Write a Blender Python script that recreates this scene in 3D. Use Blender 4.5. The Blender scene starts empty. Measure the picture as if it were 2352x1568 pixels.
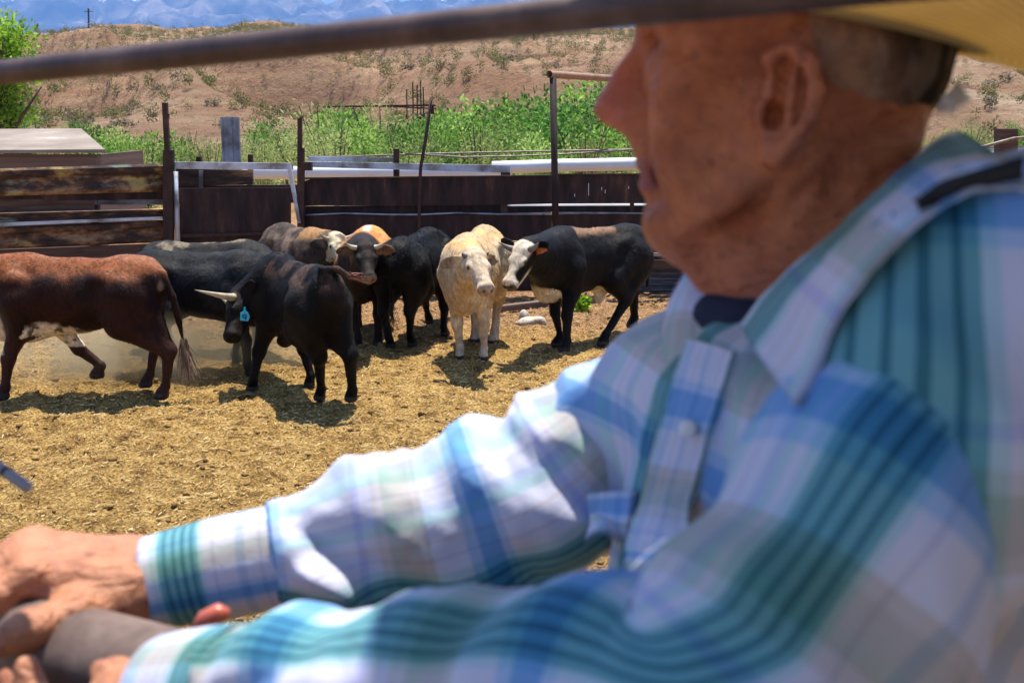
import bpy, math, random
import numpy as np
from mathutils import Vector, Matrix
R = math.radians
random.seed(7); rng = np.random.default_rng(7)
S = bpy.context.scene
COL = S.collection

# ------------------------------------------------------------------ camera
EYE = 2.4
PITCH = R(11.3)
FPX = 40.0/36.0*2352.0
cam_d = bpy.data.cameras.new('camera'); cam = bpy.data.objects.new('camera', cam_d); COL.objects.link(cam)
cam.location = (0, 0, EYE); cam.rotation_euler = (math.pi/2-PITCH, 0, 0)
cam_d.lens = 40; cam_d.sensor_width = 36; cam_d.clip_start = 0.02; cam_d.clip_end = 40000
cam_d.dof.use_dof = True; cam_d.dof.focus_distance = 11.0; cam_d.dof.aperture_fstop = 9.5
S.camera = cam
# ------------------------------------------------------------------ light
SUN_EL, SUN_AZ = 74.0, 12.0          # azimuth clockwise from +Y (behind the cattle, a little to the right)
w = bpy.data.worlds.new('World'); S.world = w; w.use_nodes = True
nt = w.node_tree
bg = nt.nodes['Background']
sky = nt.nodes.new('ShaderNodeTexSky'); sky.sky_type = 'NISHITA'; sky.sun_disc = False
sky.sun_elevation = R(SUN_EL); sky.sun_rotation = R(SUN_AZ); sky.altitude = 600; sky.dust_density = 0.6
nt.links.new(sky.outputs[0], bg.inputs[0]); bg.inputs[1].default_value = 0.11
sd = bpy.data.lights.new('sun', 'SUN'); sd.energy = 5.0; sd.angle = R(0.5); sd.color = (1.0, 0.94, 0.85)
sun = bpy.data.objects.new('sun', sd); COL.objects.link(sun)
sv = Vector((math.sin(R(SUN_AZ))*math.cos(R(SUN_EL)), math.cos(R(SUN_AZ))*math.cos(R(SUN_EL)), math.sin(R(SUN_EL))))
sun.rotation_euler = sv.to_track_quat('Z', 'Y').to_euler(); sun.location = sv*50
S.view_settings.view_transform = 'Standard'; S.view_settings.look = 'None'
S.view_settings.exposure = 1.05; S.view_settings.gamma = 1.0
S.cycles.use_denoising = True
S.cycles.max_bounces = 8; S.cycles.diffuse_bounces = 3; S.cycles.glossy_bounces = 2; S.cycles.transparent_max_bounces = 8
S.cycles.transmission_bounces = 3; S.cycles.volume_bounces = 0
S.cycles.caustics_reflective = False; S.cycles.caustics_refractive = False

# ------------------------------------------------------------------ picture rays -> places
_cf = np.array((0, math.cos(PITCH), -math.sin(PITCH))); _cu = np.array((0, math.sin(PITCH), math.cos(PITCH)))
_cr = np.array((1., 0, 0)); _ce = np.array((0, 0, EYE))
def ray(x, y): return _cf + (x-1176)/FPX*_cr - (y-784)/FPX*_cu
def P(x, y, d): return _ce + d*ray(x, y)
def G(x, y, z=0.0):
    r = ray(x, y); return _ce + r*((z-EYE)/r[2])
def YP(x, y, Y):
    r = ray(x, y); return _ce + r*(Y/r[1])

# ------------------------------------------------------------------ numpy noise
def _hash(i, j, k, s):
    h = (i*374761393 + j*668265263 + k*2147483647 + s*1274126177) & 0xffffffff
    h = ((h ^ (h >> 13))*1274126177) & 0xffffffff
    h = ((h ^ (h >> 15))*2246822519) & 0xffffffff
    return ((h ^ (h >> 16)) & 0xffff)/65535.0
def vnoise(x, y, z=None, s=0):
    x = np.asarray(x, float); y = np.asarray(y, float); z = np.zeros_like(x) if z is None else np.asarray(z, float)
    i = np.floor(x).astype(np.int64); j = np.floor(y).astype(np.int64); k = np.floor(z).astype(np.int64)
    fx, fy, fz = x-i, y-j, z-k
    fx = fx*fx*(3-2*fx); fy = fy*fy*(3-2*fy); fz = fz*fz*(3-2*fz)
    o = 0
    for a in (0, 1):
        for b in (0, 1):
            for c in (0, 1):
                o = o + (fx if a else 1-fx)*(fy if b else 1-fy)*(fz if c else 1-fz)*_hash(i+a, j+b, k+c, s)
    return o*2-1
def fbm(x, y, z=None, s=0, o=4, g=0.5):
    a, t = 1.0, 0
    x = np.asarray(x, float); y = np.asarray(y, float); z = np.zeros_like(x) if z is None else np.asarray(z, float)
    for n in range(o):
        t = t + a*vnoise(x, y, z, s+n*17); x = x*2.03+5.1; y = y*2.03+1.7; z = z*2.03+3.3; a *= g
    return t
def sstep(a, b, x):
    t = np.clip((x-a)/(b-a), 0, 1); return t*t*(3-2*t)

# ------------------------------------------------------------------ objects
def prop(o, label=None, cat=None, group=None, kind=None):
    if label: o['label'] = label
    if cat: o['category'] = cat
    if group: o['group'] = group
    if kind: o['kind'] = kind
    return o
def empty(name, loc, label=None, cat=None, group=None, rz=0.0):
    o = bpy.data.objects.new(name, None); COL.objects.link(o); o.location = loc; o.rotation_euler = (0, 0, rz)
    o.empty_display_size = 0.1
    return prop(o, label, cat, group)
def mk(name, V, F, mat, parent=None, smooth=False, attrs=None, world=True):
    """one mesh object from arrays; F is a list of quads/tris (or an (n,3|4) array)"""
    V = np.asarray(V, dtype=np.float32).reshape(-1, 3)
    me = bpy.data.meshes.new(name)
    if isinstance(F, np.ndarray):
        n, k = F.shape
        li = F.astype(np.int32).ravel(); ls = np.arange(0, n*k, k, dtype=np.int32)
    else:
        li = np.array([i for f in F for i in f], dtype=np.int32)
        ls = np.cumsum([0]+[len(f) for f in F])[:-1].astype(np.int32); n = len(F)
    me.vertices.add(len(V)); me.vertices.foreach_set('co', V.ravel())
    me.loops.add(len(li)); me.loops.foreach_set('vertex_index', li)
    me.polygons.add(n); me.polygons.foreach_set('loop_start', ls)
    me.update(calc_edges=True); me.validate()
    me.polygons.foreach_set('use_smooth', np.full(len(me.polygons), bool(smooth)))
    for an, arr in (attrs or {}).items():
        arr = np.asarray(arr, dtype=np.float32)
        if arr.shape[1] == 4:
            at = me.attributes.new(an, 'FLOAT_COLOR', 'POINT'); at.data.foreach_set('color', arr.ravel())
        else:
            at = me.attributes.new(an, 'FLOAT_VECTOR', 'POINT'); at.data.foreach_set('vector', arr.ravel())
    if mat: me.materials.append(mat)
    o = bpy.data.objects.new(name, me); COL.objects.link(o)
    if parent is not None:
        o.parent = parent
        if world:       # V was given in world coordinates: keep it there
            o.matrix_parent_inverse = parent_world(parent).inverted()
    return o
def parent_world(p):
    m = Matrix.Translation(p.location) @ p.rotation_euler.to_matrix().to_4x4()
    if p.parent: m = parent_world(p.parent) @ p.matrix_parent_inverse @ m
    return m
class MB:
    """collects boxes, beams and tubes, then links them as one mesh object"""
    def __init__(s): s.V = []; s.F = []
    def add(s, V, F):
        b = len(s.V); s.V += [tuple(map(float, v)) for v in V]; s.F += [tuple(int(i)+b for i in f) for f in F]; return s
    def hexa(s, p):      # p: 8 corners, bottom loop then top loop
        return s.add(p, [(3, 2, 1, 0), (4, 5, 6, 7), (0, 1, 5, 4), (1, 2, 6, 5), (2, 3, 7, 6), (3, 0, 4, 7)])
    def box(s, a, b):
        x0, y0, z0 = a; x1, y1, z1 = b
        return s.hexa([(x0, y0, z0), (x1, y0, z0), (x1, y1, z0), (x0, y1, z0), (x0, y0, z1), (x1, y0, z1), (x1, y1, z1), (x0, y1, z1)])
    def beam(s, p0, p1, w, h, up=(0, 0, 1)):
        p0 = np.array(p0, float); p1 = np.array(p1, float); t = p1-p0; t /= np.linalg.norm(t)
        sd = np.cross(t, up); sd /= max(1e-9, np.linalg.norm(sd)); u = np.cross(sd, t)
        c = [(-1, -1), (1, -1), (1, 1), (-1, 1)]
        return s.hexa([p0+sd*a*w/2+u*b*h/2 for a, b in c]+[p1+sd*a*w/2+u*b*h/2 for a, b in c])
    def tube(s, pts, rad, n=12, cap=True, hollow=False):
        pts = [np.array(p, float) for p in pts]
        if not hasattr(rad, '__len__'): rad = [rad]*len(pts)
        V = []; F = []; sd = None
        for i, p in enumerate(pts):
            t = pts[min(i+1, len(pts)-1)]-pts[max(i-1, 0)]; t = t/max(1e-9, np.linalg.norm(t))
            if sd is None:
                ref = np.array((0, 0, 1.)) if abs(t[2]) < .9 else np.array((0, 1., 0)); sd = np.cross(t, ref)
            sd = sd-t*np.dot(sd, t); sd /= max(1e-9, np.linalg.norm(sd)); u = np.cross(sd, t)
            for k in range(n):
                a = 2*math.pi*k/n; V.append(p+rad[i]*(math.cos(a)*sd+math.sin(a)*u))
        m = len(pts)
        for i in range(m-1):
            for k in range(n):
                F.append((i*n+k, i*n+(k+1) % n, (i+1)*n+(k+1) % n, (i+1)*n+k))
        if cap: F.append(tuple(range(n))[::-1]); F.append(tuple((m-1)*n+k for k in range(n)))
        return s.add(V, F)
    def sphere(s, c, r, n=10, m=7):
        r = np.array(r if hasattr(r, '__len__') else (r, r, r)); c = np.array(c); V = [c+r*(0, 0, 1)]; F = []
        for i in range(1, m):
            for k in range(n):
                a, b = math.pi*i/m, 2*math.pi*k/n
                V.append(c+r*np.array((math.sin(a)*math.cos(b), math.sin(a)*math.sin(b), math.cos(a))))
        V.append(c-r*(0, 0, 1))
        for k in range(n):
            F.append((0, 1+k, 1+(k+1) % n)); F.append((len(V)-1, 1+(m-2)*n+(k+1) % n, 1+(m-2)*n+k))
            for i in range(m-2): F.append((1+i*n+k, 1+(i+1)*n+k, 1+(i+1)*n+(k+1) % n, 1+i*n+(k+1) % n))
        return s.add(V, F)
    def build(s, name, mat, parent=None, smooth=False, bevel=0):
        o = mk(name, s.V, s.F, mat, parent, smooth)
        if bevel:
            m = o.modifiers.new('bevel', 'BEVEL'); m.width = bevel; m.segments = 2; m.limit_method = 'ANGLE'
        return o

# ------------------------------------------------------------------ implicit bodies
def nrm(v): v = np.asarray(v, float); return v/max(1e-9, np.linalg.norm(v))
class Field:
    def __init__(s): s.p = []
    def cap(s, a, b, ra, rb=None, k=0.03, sub=False):
        s.p.append(('c', np.array(a, float), np.array(b, float), ra, ra if rb is None else rb, k, sub)); return s
    def chain(s, pts, rad, k=0.03):
        for i in range(len(pts)-1): s.cap(pts[i], pts[i+1], rad[i], rad[i+1], k)
        return s
    def ell(s, c, r, M=None, k=0.03, sub=False):
        s.p.append(('e', np.array(c, float), np.array(r, float), np.eye(3) if M is None else np.array(M, float), None, k, sub)); return s
    def cut(s, c, n):
        s.p.append(('h', np.array(c, float), nrm(n), None, None, 0, True)); return s
    def bounds(s):
        lo = np.full(3, 1e9); hi = -lo
        for q in s.p:
            a, b = s.pb(q)
            if a is not None and not q[6]: lo = np.minimum(lo, a); hi = np.maximum(hi, b)
        return lo, hi
    def pb(s, q):
        if q[0] == 'c': return np.minimum(q[1]-q[3], q[2]-q[4]), np.maximum(q[1]+q[3], q[2]+q[4])
        if q[0] == 'e':
            e = np.sqrt((q[3].T**2 @ (q[2]**2))) if True else None
            return q[1]-e, q[1]+e
        return None, None
    def mesh(s, h, disp=None, smooth=1):
        lo, hi = s.bounds(); lo = lo-3*h; hi = hi+3*h
        n = np.ceil((hi-lo)/h).astype(int)+1
        ax = [lo[i]+h*np.arange(n[i]) for i in range(3)]
        D = np.full(n, 8*h, dtype=np.float32)
        for q in s.p:
            k = q[5]
            a, b = s.pb(q)
            if a is None: sl = (slice(None),)*3
            else:
                m = 4*h+k
                i0 = np.clip(np.floor((a-m-lo)/h).astype(int), 0, n-1); i1 = np.clip(np.ceil((b+m-lo)/h).astype(int)+1, 1, n)
                sl = tuple(slice(i0[i], i1[i]) for i in range(3))
            X, Y, Z = np.meshgrid(*[ax[i][sl[i]] for i in range(3)], indexing='ij', sparse=True)
            if q[0] == 'c':
                d = q[2]-q[1]; L = max(1e-12, float(d@d))
                t = np.clip(((X-q[1][0])*d[0]+(Y-q[1][1])*d[1]+(Z-q[1][2])*d[2])/L, 0, 1)
                f = np.sqrt((X-q[1][0]-t*d[0])**2+(Y-q[1][1]-t*d[1])**2+(Z-q[1][2]-t*d[2])**2)-(q[3]+(q[4]-q[3])*t)
            elif q[0] == 'e':
                M = q[3]; x, y, z = X-q[1][0], Y-q[1][1], Z-q[1][2]
                l = [M[i, 0]*x+M[i, 1]*y+M[i, 2]*z for i in range(3)]; r = q[2]
                k0 = np.sqrt((l[0]/r[0])**2+(l[1]/r[1])**2+(l[2]/r[2])**2)
                k1 = np.sqrt((l[0]/r[0]**2)**2+(l[1]/r[1]**2)**2+(l[2]/r[2]**2)**2)
                f = k0*(k0-1)/np.maximum(k1, 1e-6)
            else:
                f = -((X-q[1][0])*q[2][0]+(Y-q[1][1])*q[2][1]+(Z-q[1][2])*q[2][2])
            c = D[sl]
            if q[6]:
                if k > 0:
                    hh = np.clip(.5-.5*(c+f)/k, 0, 1); D[sl] = c+(-f-c)*hh+k*hh*(1-hh)
                else: D[sl] = np.maximum(c, -f)
            else:
                hh = np.clip(.5+.5*(c-f)/k, 0, 1); D[sl] = c+(f-c)*hh-k*hh*(1-hh)
        if disp is not None:
            near = np.argwhere(np.abs(D) < 3*h)
            p = lo+near*h
            D[near[:, 0], near[:, 1], near[:, 2]] += disp(p[:, 0], p[:, 1], p[:, 2]).astype(np.float32)
        V, F = surface_nets(D, lo, h)
        for _ in range(smooth): V = relax(V, F)
        return V, F
def surface_nets(D, lo, h):
    ins = D < 0; n = np.array(D.shape)
    c = np.zeros(n-1, dtype=np.int8)
    sl = lambda o, m: tuple(slice(o[i], m[i]-1+o[i]) for i in range(3))
    for a in (0, 1):
        for b in (0, 1):
            for d in (0, 1): c += ins[sl((a, b, d), n)]
    act = np.argwhere((c > 0) & (c < 8))
    idx = np.full(n-1, -1, dtype=np.int32); idx[act[:, 0], act[:, 1], act[:, 2]] = np.arange(len(act))
    acc = np.zeros((len(act), 3)); cnt = np.zeros(len(act))
    for ax in range(3):
        o = [i for i in range(3) if i != ax]
        for a in (0, 1):
            for b in (0, 1):
                q = act.copy(); q[:, o[0]] += a; q[:, o[1]] += b; r = q.copy(); r[:, ax] += 1
                d0 = D[q[:, 0], q[:, 1], q[:, 2]]; d1 = D[r[:, 0], r[:, 1], r[:, 2]]
                m = (d0 < 0) != (d1 < 0)
                t = np.where(m, d0/np.where(m, d0-d1, 1), 0)
                p = q.astype(float); p[:, ax] += t
                acc[m] += p[m]; cnt[m] += 1
    V = lo+h*acc/cnt[:, None]
    Fs = []
    for ax in range(3):
        u, v = (ax+1) % 3, (ax+2) % 3
        s0 = [slice(1, m-1) for m in n]; s1 = [slice(1, m-1) for m in n]
        s0[ax] = slice(0, n[ax]-1); s1[ax] = slice(1, n[ax])
        A = ins[tuple(s0)]; B = ins[tuple(s1)]
        e = np.argwhere(A != B); flip = ~A[e[:, 0], e[:, 1], e[:, 2]]
        off = np.array([1, 1, 1]); off[ax] = 0; e = e+off
        g = []
        for du, dv in ((-1, -1), (0, -1), (0, 0), (-1, 0)):
            q = e.copy(); q[:, u] += du; q[:, v] += dv; g.append(idx[q[:, 0], q[:, 1], q[:, 2]])
        f = np.stack(g, 1); f[flip] = f[flip][:, ::-1]
        Fs.append(f)
    return V, np.concatenate(Fs)
def relax(V, F, w=0.5):
    acc = np.zeros_like(V); cnt = np.zeros(len(V))
    for i in range(4):
        a, b = F[:, i], F[:, (i+1) % 4]
        for d in range(3):
            acc[:, d] += np.bincount(a, V[b, d], len(V))+np.bincount(b, V[a, d], len(V))
        cnt += np.bincount(a, minlength=len(V))+np.bincount(b, minlength=len(V))
    return V*(1-w)+w*acc/np.maximum(cnt, 1)[:, None]

# ------------------------------------------------------------------ materials
def srgb(r, g, b): return tuple(((c/255)/12.92 if c/255 < .04045 else ((c/255+.055)/1.055)**2.4) for c in (r, g, b))
class NT:
    def __init__(s, name):
        s.m = bpy.data.materials.new(name); s.m.use_nodes = True; s.t = s.m.node_tree; s.b = s.t.nodes['Principled BSDF']
    def n(s, typ, **kw):
        o = s.t.nodes.new(typ)
        for k, v in kw.items(): setattr(o, k, v)
        return o
    def l(s, a, b): s.t.links.new(a, b)
    def co(s, kind='Object', scale=(1, 1, 1)):
        c = s.n('ShaderNodeTexCoord'); mp = s.n('ShaderNodeMapping'); mp.inputs['Scale'].default_value = scale
        s.l(c.outputs[kind], mp.inputs[0]); return mp.outputs[0]
    def noise(s, vec, scale, detail=4, rough=.55):
        o = s.n('ShaderNodeTexNoise'); o.inputs['Scale'].default_value = scale; o.inputs['Detail'].default_value = detail
        o.inputs['Roughness'].default_value = rough
        if vec is not None: s.l(vec, o.inputs['Vector'])
        return o.outputs['Fac']
    def ramp(s, fac, stops, interp='LINEAR'):
        o = s.n('ShaderNodeValToRGB'); r = o.color_ramp; r.interpolation = interp
        while len(r.elements) < len(stops): r.elements.new(0.5)
        for e, (p, c) in zip(r.elements, stops): e.position = p; e.color = (*c, 1) if len(c) == 3 else c
        s.l(fac, o.inputs[0]); return o.outputs[0]
    def mix(s, fac, a, b, mode='MIX'):
        o = s.n('ShaderNodeMix', data_type='RGBA', blend_type=mode)
        for sock, v in ((o.inputs[0], fac), (o.inputs[6], a), (o.inputs[7], b)):
            if hasattr(v, 'is_output'): s.l(v, sock)
            elif isinstance(v, (int, float)): sock.default_value = v
            else: sock.default_value = (*v, 1)
        return o.outputs[2]
    def math(s, op, a, b=0.0):
        o = s.n('ShaderNodeMath', operation=op)
        for i, v in enumerate((a, b)):
            if hasattr(v, 'is_output'): s.l(v, o.inputs[i])
            else: o.inputs[i].default_value = v
        return o.outputs[0]
    def bump(s, h, st=.3, dist=.01):
        o = s.n('ShaderNodeBump'); o.inputs['Strength'].default_value = st; o.inputs['Distance'].default_value = dist
        s.l(h, o.inputs['Height']); s.l(o.outputs[0], s.b.inputs['Normal']); return s
    def base(s, c, rough=.7, metal=0.0, spec=.5):
        if hasattr(c, 'is_output'): s.l(c, s.b.inputs['Base Color'])
        else: s.b.inputs['Base Color'].default_value = (*c, 1)
        s.b.inputs['Roughness'].default_value = rough; s.b.inputs['Metallic'].default_value = metal
        s.b.inputs['Specular IOR Level'].default_value = spec
        return s
def noisy(name, stops, scale, rough=.75, metal=0., bump=.3, bdist=.01, stretch=(1, 1, 1), detail=6, spec=.3):
    t = NT(name); v = t.co('Object', stretch); f = t.noise(v, scale, detail, .6)
    t.base(t.ramp(f, stops), rough, metal, spec)
    if bump: t.bump(t.noise(v, scale*3, 5, .65), bump, bdist)
    return t.m
# ------------------------------------------------------------------ setting materials
def mat_ground():
    t = NT('pen_soil'); v = t.co('Object')
    big = t.noise(v, .35, 3); mid = t.noise(v, 5.0, 6, .65); fine = t.noise(v, 45, 5, .7)
    col = t.ramp(mid, [(.32, (.13, .066, .021)), (.46, (.40, .235, .07)), (.62, (.58, .375, .13))])
    red = t.ramp(mid, [(.3, (.15, .07, .035)), (.6, (.44, .25, .13))])
    g = t.n('ShaderNodeNewGeometry'); sp = t.n('ShaderNodeSeparateXYZ'); t.l(g.outputs['Position'], sp.inputs[0])
    far = t.n('ShaderNodeMapRange'); t.l(t.math('ADD', sp.outputs[1], t.math('MULTIPLY', big, 3.0)), far.inputs[0])
    far.inputs[1].default_value = 13.0; far.inputs[2].default_value = 14.6
    c = t.mix(far.outputs[0], col, red)
    chaff = t.ramp(fine, [(.54, (0, 0, 0)), (.66, (1, 1, 1))])
    c = t.mix(t.math('MULTIPLY', chaff, .58), c, (.86, .60, .22))
    dark = t.ramp(t.noise(v, 17, 8, .82), [(.38, (1, 1, 1)), (.47, (0, 0, 0))])
    c = t.mix(t.math('MULTIPLY', dark, .75), c, (.06, .033, .014))
    c = t.mix(1.0, c, t.ramp(t.noise(v, 52, 3, .6), [(.38, (.42, .38, .34)), (.50, (.95, .93, .9)), (.62, (1.4, 1.4, 1.35))]), 'MULTIPLY')  # fine light and dark grain painted in for tiny shadows between crumbs
    t.base(c, .95, 0, .15); t.bump(t.noise(v, 30, 9, .8), 1.0, .05)
    return t.m
def mat_hill():
    t = NT('desert_hill'); g = t.n('ShaderNodeNewGeometry'); pos = g.outputs['Position']
    mp = t.n('ShaderNodeMapping'); t.l(pos, mp.inputs[0]); mp.inputs['Scale'].default_value = (1, 1, 1)
    v = mp.outputs[0]
    a = t.noise(v, .045, 5, .6)
    c = t.ramp(a, [(.34, (.39, .215, .115)), (.46, (.48, .305, .18)), (.58, (.53, .37, .235)), (.72, (.58, .45, .31))])
    bm_ = t.n('ShaderNodeMapping'); t.l(pos, bm_.inputs[0]); bm_.inputs['Rotation'].default_value = (0, 0, R(-28.6)); bm_.inputs['Scale'].default_value = (.075, .011, .02)
    bands = t.ramp(t.noise(bm_.outputs[0], 1.6, 5, .65), [(.40, (0, 0, 0)), (.56, (1, 1, 1))])
    c = t.mix(t.math('MULTIPLY', bands, .62), c, (.30, .185, .105))  # darker diagonal bands paint in ridge shading the high sun leaves flat
    st = t.n('ShaderNodeMapping'); t.l(pos, st.inputs[0]); st.inputs['Scale'].default_value = (.06, .06, 1.1)
    sn = t.ramp(t.noise(st.outputs[0], 1.0, 5, .7), [(.44, (0, 0, 0)), (.58, (1, 1, 1))])
    c = t.mix(t.math('MULTIPLY', sn, .58), c, (.30, .15, .09))
    rock = t.ramp(t.noise(v, 1.5, 6, .75), [(.54, (0, 0, 0)), (.62, (1, 1, 1))])
    c = t.mix(t.math('MULTIPLY', rock, .7), c, (.16, .10, .07))
    spk = t.ramp(t.noise(v, .55, 5, .8), [(.57, (0, 0, 0)), (.66, (1, 1, 1))])
    c = t.mix(t.math('MULTIPLY', spk, .6), c, (.20, .165, .07))
    t.base(c, .95, 0, .1); t.bump(t.noise(v, 1.2, 8, .75), 1.0, .9)
    return t.m
def mat_mountain():
    t = NT('far_mountain'); g = t.n('ShaderNodeNewGeometry'); pos = g.outputs['Position']
    a = t.noise(pos, .0035, 7, .65)
    c = t.ramp(a, [(.38, (.05, .055, .075)), (.5, (.13, .12, .13)), (.63, (.36, .30, .27))])
    sp = t.n('ShaderNodeSeparateXYZ'); t.l(pos, sp.inputs[0])
    hgt = t.n('ShaderNodeMapRange'); t.l(sp.outputs[2], hgt.inputs[0]); hgt.inputs[1].default_value = 760; hgt.inputs[2].default_value = 860
    sn = t.ramp(t.math('ADD', t.noise(pos, .012, 6, .7), t.math('MULTIPLY', hgt.outputs[0], .22)), [(.74, (0, 0, 0)), (.80, (1, 1, 1))])
    c = t.mix(sn, c, (.9, .9, .92))
    t.base(c, .95, 0, .05); return t.m
def mat_leaf(name, cols, trans=.45):
    t = NT(name); at = t.n('ShaderNodeAttribute', attribute_name='tint')
    sp = t.n('ShaderNodeSeparateXYZ'); t.l(at.outputs['Vector'], sp.inputs[0])
    oi = t.n('ShaderNodeObjectInfo'); fac = t.math('ADD', sp.outputs[0], t.math('MULTIPLY', t.math('SUBTRACT', oi.outputs['Random'], .5), .38))
    c = t.ramp(fac, cols); t.base(c, .55, 0, .3)
    tr = t.n('ShaderNodeBsdfTranslucent'); t.l(c, tr.inputs[0])
    mx = t.n('ShaderNodeMixShader'); mx.inputs[0].default_value = trans
    t.l(t.b.outputs[0], mx.inputs[1]); t.l(tr.outputs[0], mx.inputs[2])
    t.l(mx.outputs[0], t.t.nodes['Material Output'].inputs[0]); return t.m
M = {}
M['ground'] = mat_ground(); M['hill'] = mat_hill(); M['mountain'] = mat_mountain()
M['leaf_bright'] = mat_leaf('leaf_bright', [(0, (.04, .10, .02)), (.35, (.14, .29, .04)), (.7, (.30, .50, .085)), (1, (.48, .60, .20))], .5)
M['leaf_pale'] = mat_leaf('leaf_pale', [(0, (.14, .19, .05)), (.5, (.32, .40, .12)), (1, (.52, .54, .24))], .5)
M['leaf_dark'] = mat_leaf('leaf_dark', [(0, (.03, .09, .015)), (.5, (.08, .21, .03)), (1, (.17, .36, .06))], .5)
M['leaf_tree'] = mat_leaf('leaf_tree', [(0, (.09, .19, .015)), (.5, (.24, .42, .03)), (1, (.44, .64, .06))], .55)
M['scrub'] = mat_leaf('scrub', [(0, (.09, .08, .025)), (.5, (.19, .18, .055)), (1, (.32, .30, .10))], .35)
M['scrub_grey'] = mat_leaf('scrub_grey', [(0, (.07, .055, .03)), (.5, (.15, .12, .07)), (1, (.27, .22, .14))], .3)
M['dry'] = mat_leaf('dry_twigs', [(0, (.16, .10, .05)), (.5, (.3, .2, .11)), (1, (.45, .33, .19))], .2)
M['bark'] = noisy('bark', [(.3, (.05, .035, .025)), (.7, (.14, .10, .07))], 6, .9)
M['rust'] = noisy('dark_rust', [(.34, (.012, .006, .0055)), (.5, (.030, .014, .012)), (.62, (.06, .028, .02)), (.74, (.14, .07, .045))], 3.2, .7, .0, .35, .006, (2.2, 1, .5), 8)
M['rust_post'] = noisy('post_rust', [(.3, (.025, .012, .010)), (.6, (.065, .03, .02)), (.75, (.12, .055, .03))], 6, .7, 0, .3, .004)
M['pipe_rust'] = noisy('pipe_rust', [(.3, (.22, .11, .06)), (.6, (.36, .21, .13))], 8, .6)
M['galv'] = noisy('galvanised', [(.35, (.10, .09, .09)), (.5, (.24, .255, .29)), (.7, (.42, .45, .51))], 3.0, .55, .08, .15, .003)
M['galv_pale'] = noisy('galvanised_pale', [(.35, (.20, .17, .16)), (.5, (.48, .50, .56)), (.7, (.66, .69, .76))], 3.0, .45, .2, .15, .003)
M['white_pipe'] = noisy('white_pipe', [(.3, (.66, .66, .63)), (.7, (.82, .82, .80))], 1.2, .45, 0, .05)
M['green_paint'] = noisy('green_paint', [(.3, (.02, .13, .10)), (.7, (.04, .22, .17))], 5, .45)
M['brown_wood'] = noisy('brown_wood', [(.3, (.05, .028, .02)), (.7, (.14, .08, .055))], 2.5, .85, 0, .4, .004, (1, 1, 12))
M['old_roof'] = noisy('old_roof', [(.3, (.17, .13, .10)), (.5, (.24, .195, .16)), (.66, (.31, .26, .215)), (.75, (.50, .47, .44))], .9, .85, 0, .2, .01)
M['shed_wall'] = noisy('shed_wall', [(.3, (.10, .065, .05)), (.7, (.20, .135, .105))], 1.2, .9, 0, .5, .01, (.4, .4, 9))
M['cable'] = noisy('cable', [(.3, (.10, .08, .06)), (.7, (.3, .26, .22))], 10, .5, .4)
M['rock'] = noisy('rock', [(.3, (.30, .24, .18)), (.7, (.66, .60, .52))], 9, .9, 0, .6, .02)
def mat_guardrail():
    t = NT('patched_guardrail'); v = t.co('Object', (.35, 1, 1.6))
    c = t.ramp(t.noise(v, 3.2, 7, .7), [(.38, (.018, .009, .006)), (.49, (.07, .03, .014)), (.56, (.20, .10, .045)), (.65, (.34, .23, .12)), (.77, (.42, .36, .25))])
    y = t.ramp(t.noise(v, 1.6, 5, .65), [(.58, (0, 0, 0)), (.64, (1, 1, 1))]); c = t.mix(t.math('MULTIPLY', y, .6), c, (.45, .33, .07))
    v2 = t.co('Object', (.25, 1, 2.2)); g = t.ramp(t.noise(v2, 1.9, 5, .65), [(.60, (0, 0, 0)), (.66, (1, 1, 1))]); c = t.mix(t.math('MULTIPLY', g, .75), c, (.16, .27, .20))
    t.base(c, .65, .1, .4); t.bump(t.noise(v, 14, 6, .7), .3, .006); return t.m
M['guardrail'] = mat_guardrail()
def mat_corrugated():
    t = NT('corrugated_sheet'); v = t.co('Object', (.5, 1, 3))
    c = t.ramp(t.noise(v, 3, 6, .7), [(.32, (.04, .03, .03)), (.5, (.15, .145, .17)), (.7, (.3, .3, .34))])
    t.base(c, .5, .4); return t.m
M['sheet'] = mat_corrugated()

# ------------------------------------------------------------------ ground: one sheet to the horizon
def ground_h(X, Y):
    m = sstep(2.5, 3.5, Y)*(1-sstep(15.6, 16.6, Y))*(1-sstep(6.5, 8, np.abs(X)))
    h = .030*fbm(X*.7, Y*.7, s=3, o=2)+.030*fbm(X*3.5, Y*3.5, s=5, o=3)+.026*np.maximum(0, fbm(X*11, Y*11, s=9, o=3))-.07*np.maximum(0, vnoise(X*5.5, Y*5.5, s=13)-.42)
    return h*m
def grid_mesh(xs, ys, hf):
    X, Y = np.meshgrid(xs, ys, indexing='ij'); Z = hf(X, Y)
    n, m = X.shape; i = np.arange(n*m).reshape(n, m)
    F = np.stack([i[:-1, :-1], i[1:, :-1], i[1:, 1:], i[:-1, 1:]], -1).reshape(-1, 4)
    return np.stack([X, Y, Z], -1).reshape(-1, 3), F
def warp(a, b, n, p=3): t = np.linspace(0, 1, n); return a+(b-a)*t**p
xs = np.concatenate([-warp(8, 12000, 26)[::-1], np.arange(-8+.035, 8, .035), warp(8, 12000, 26)])
ys = np.concatenate([-warp(-2.5, 4000, 16)[::-1], np.arange(2.5+.035, 16.6, .035), warp(16.6, 14000, 40)])
V, F = grid_mesh(xs, ys, ground_h)
prop(mk('ground', V, F, M['ground'], smooth=True), kind='structure')

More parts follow.
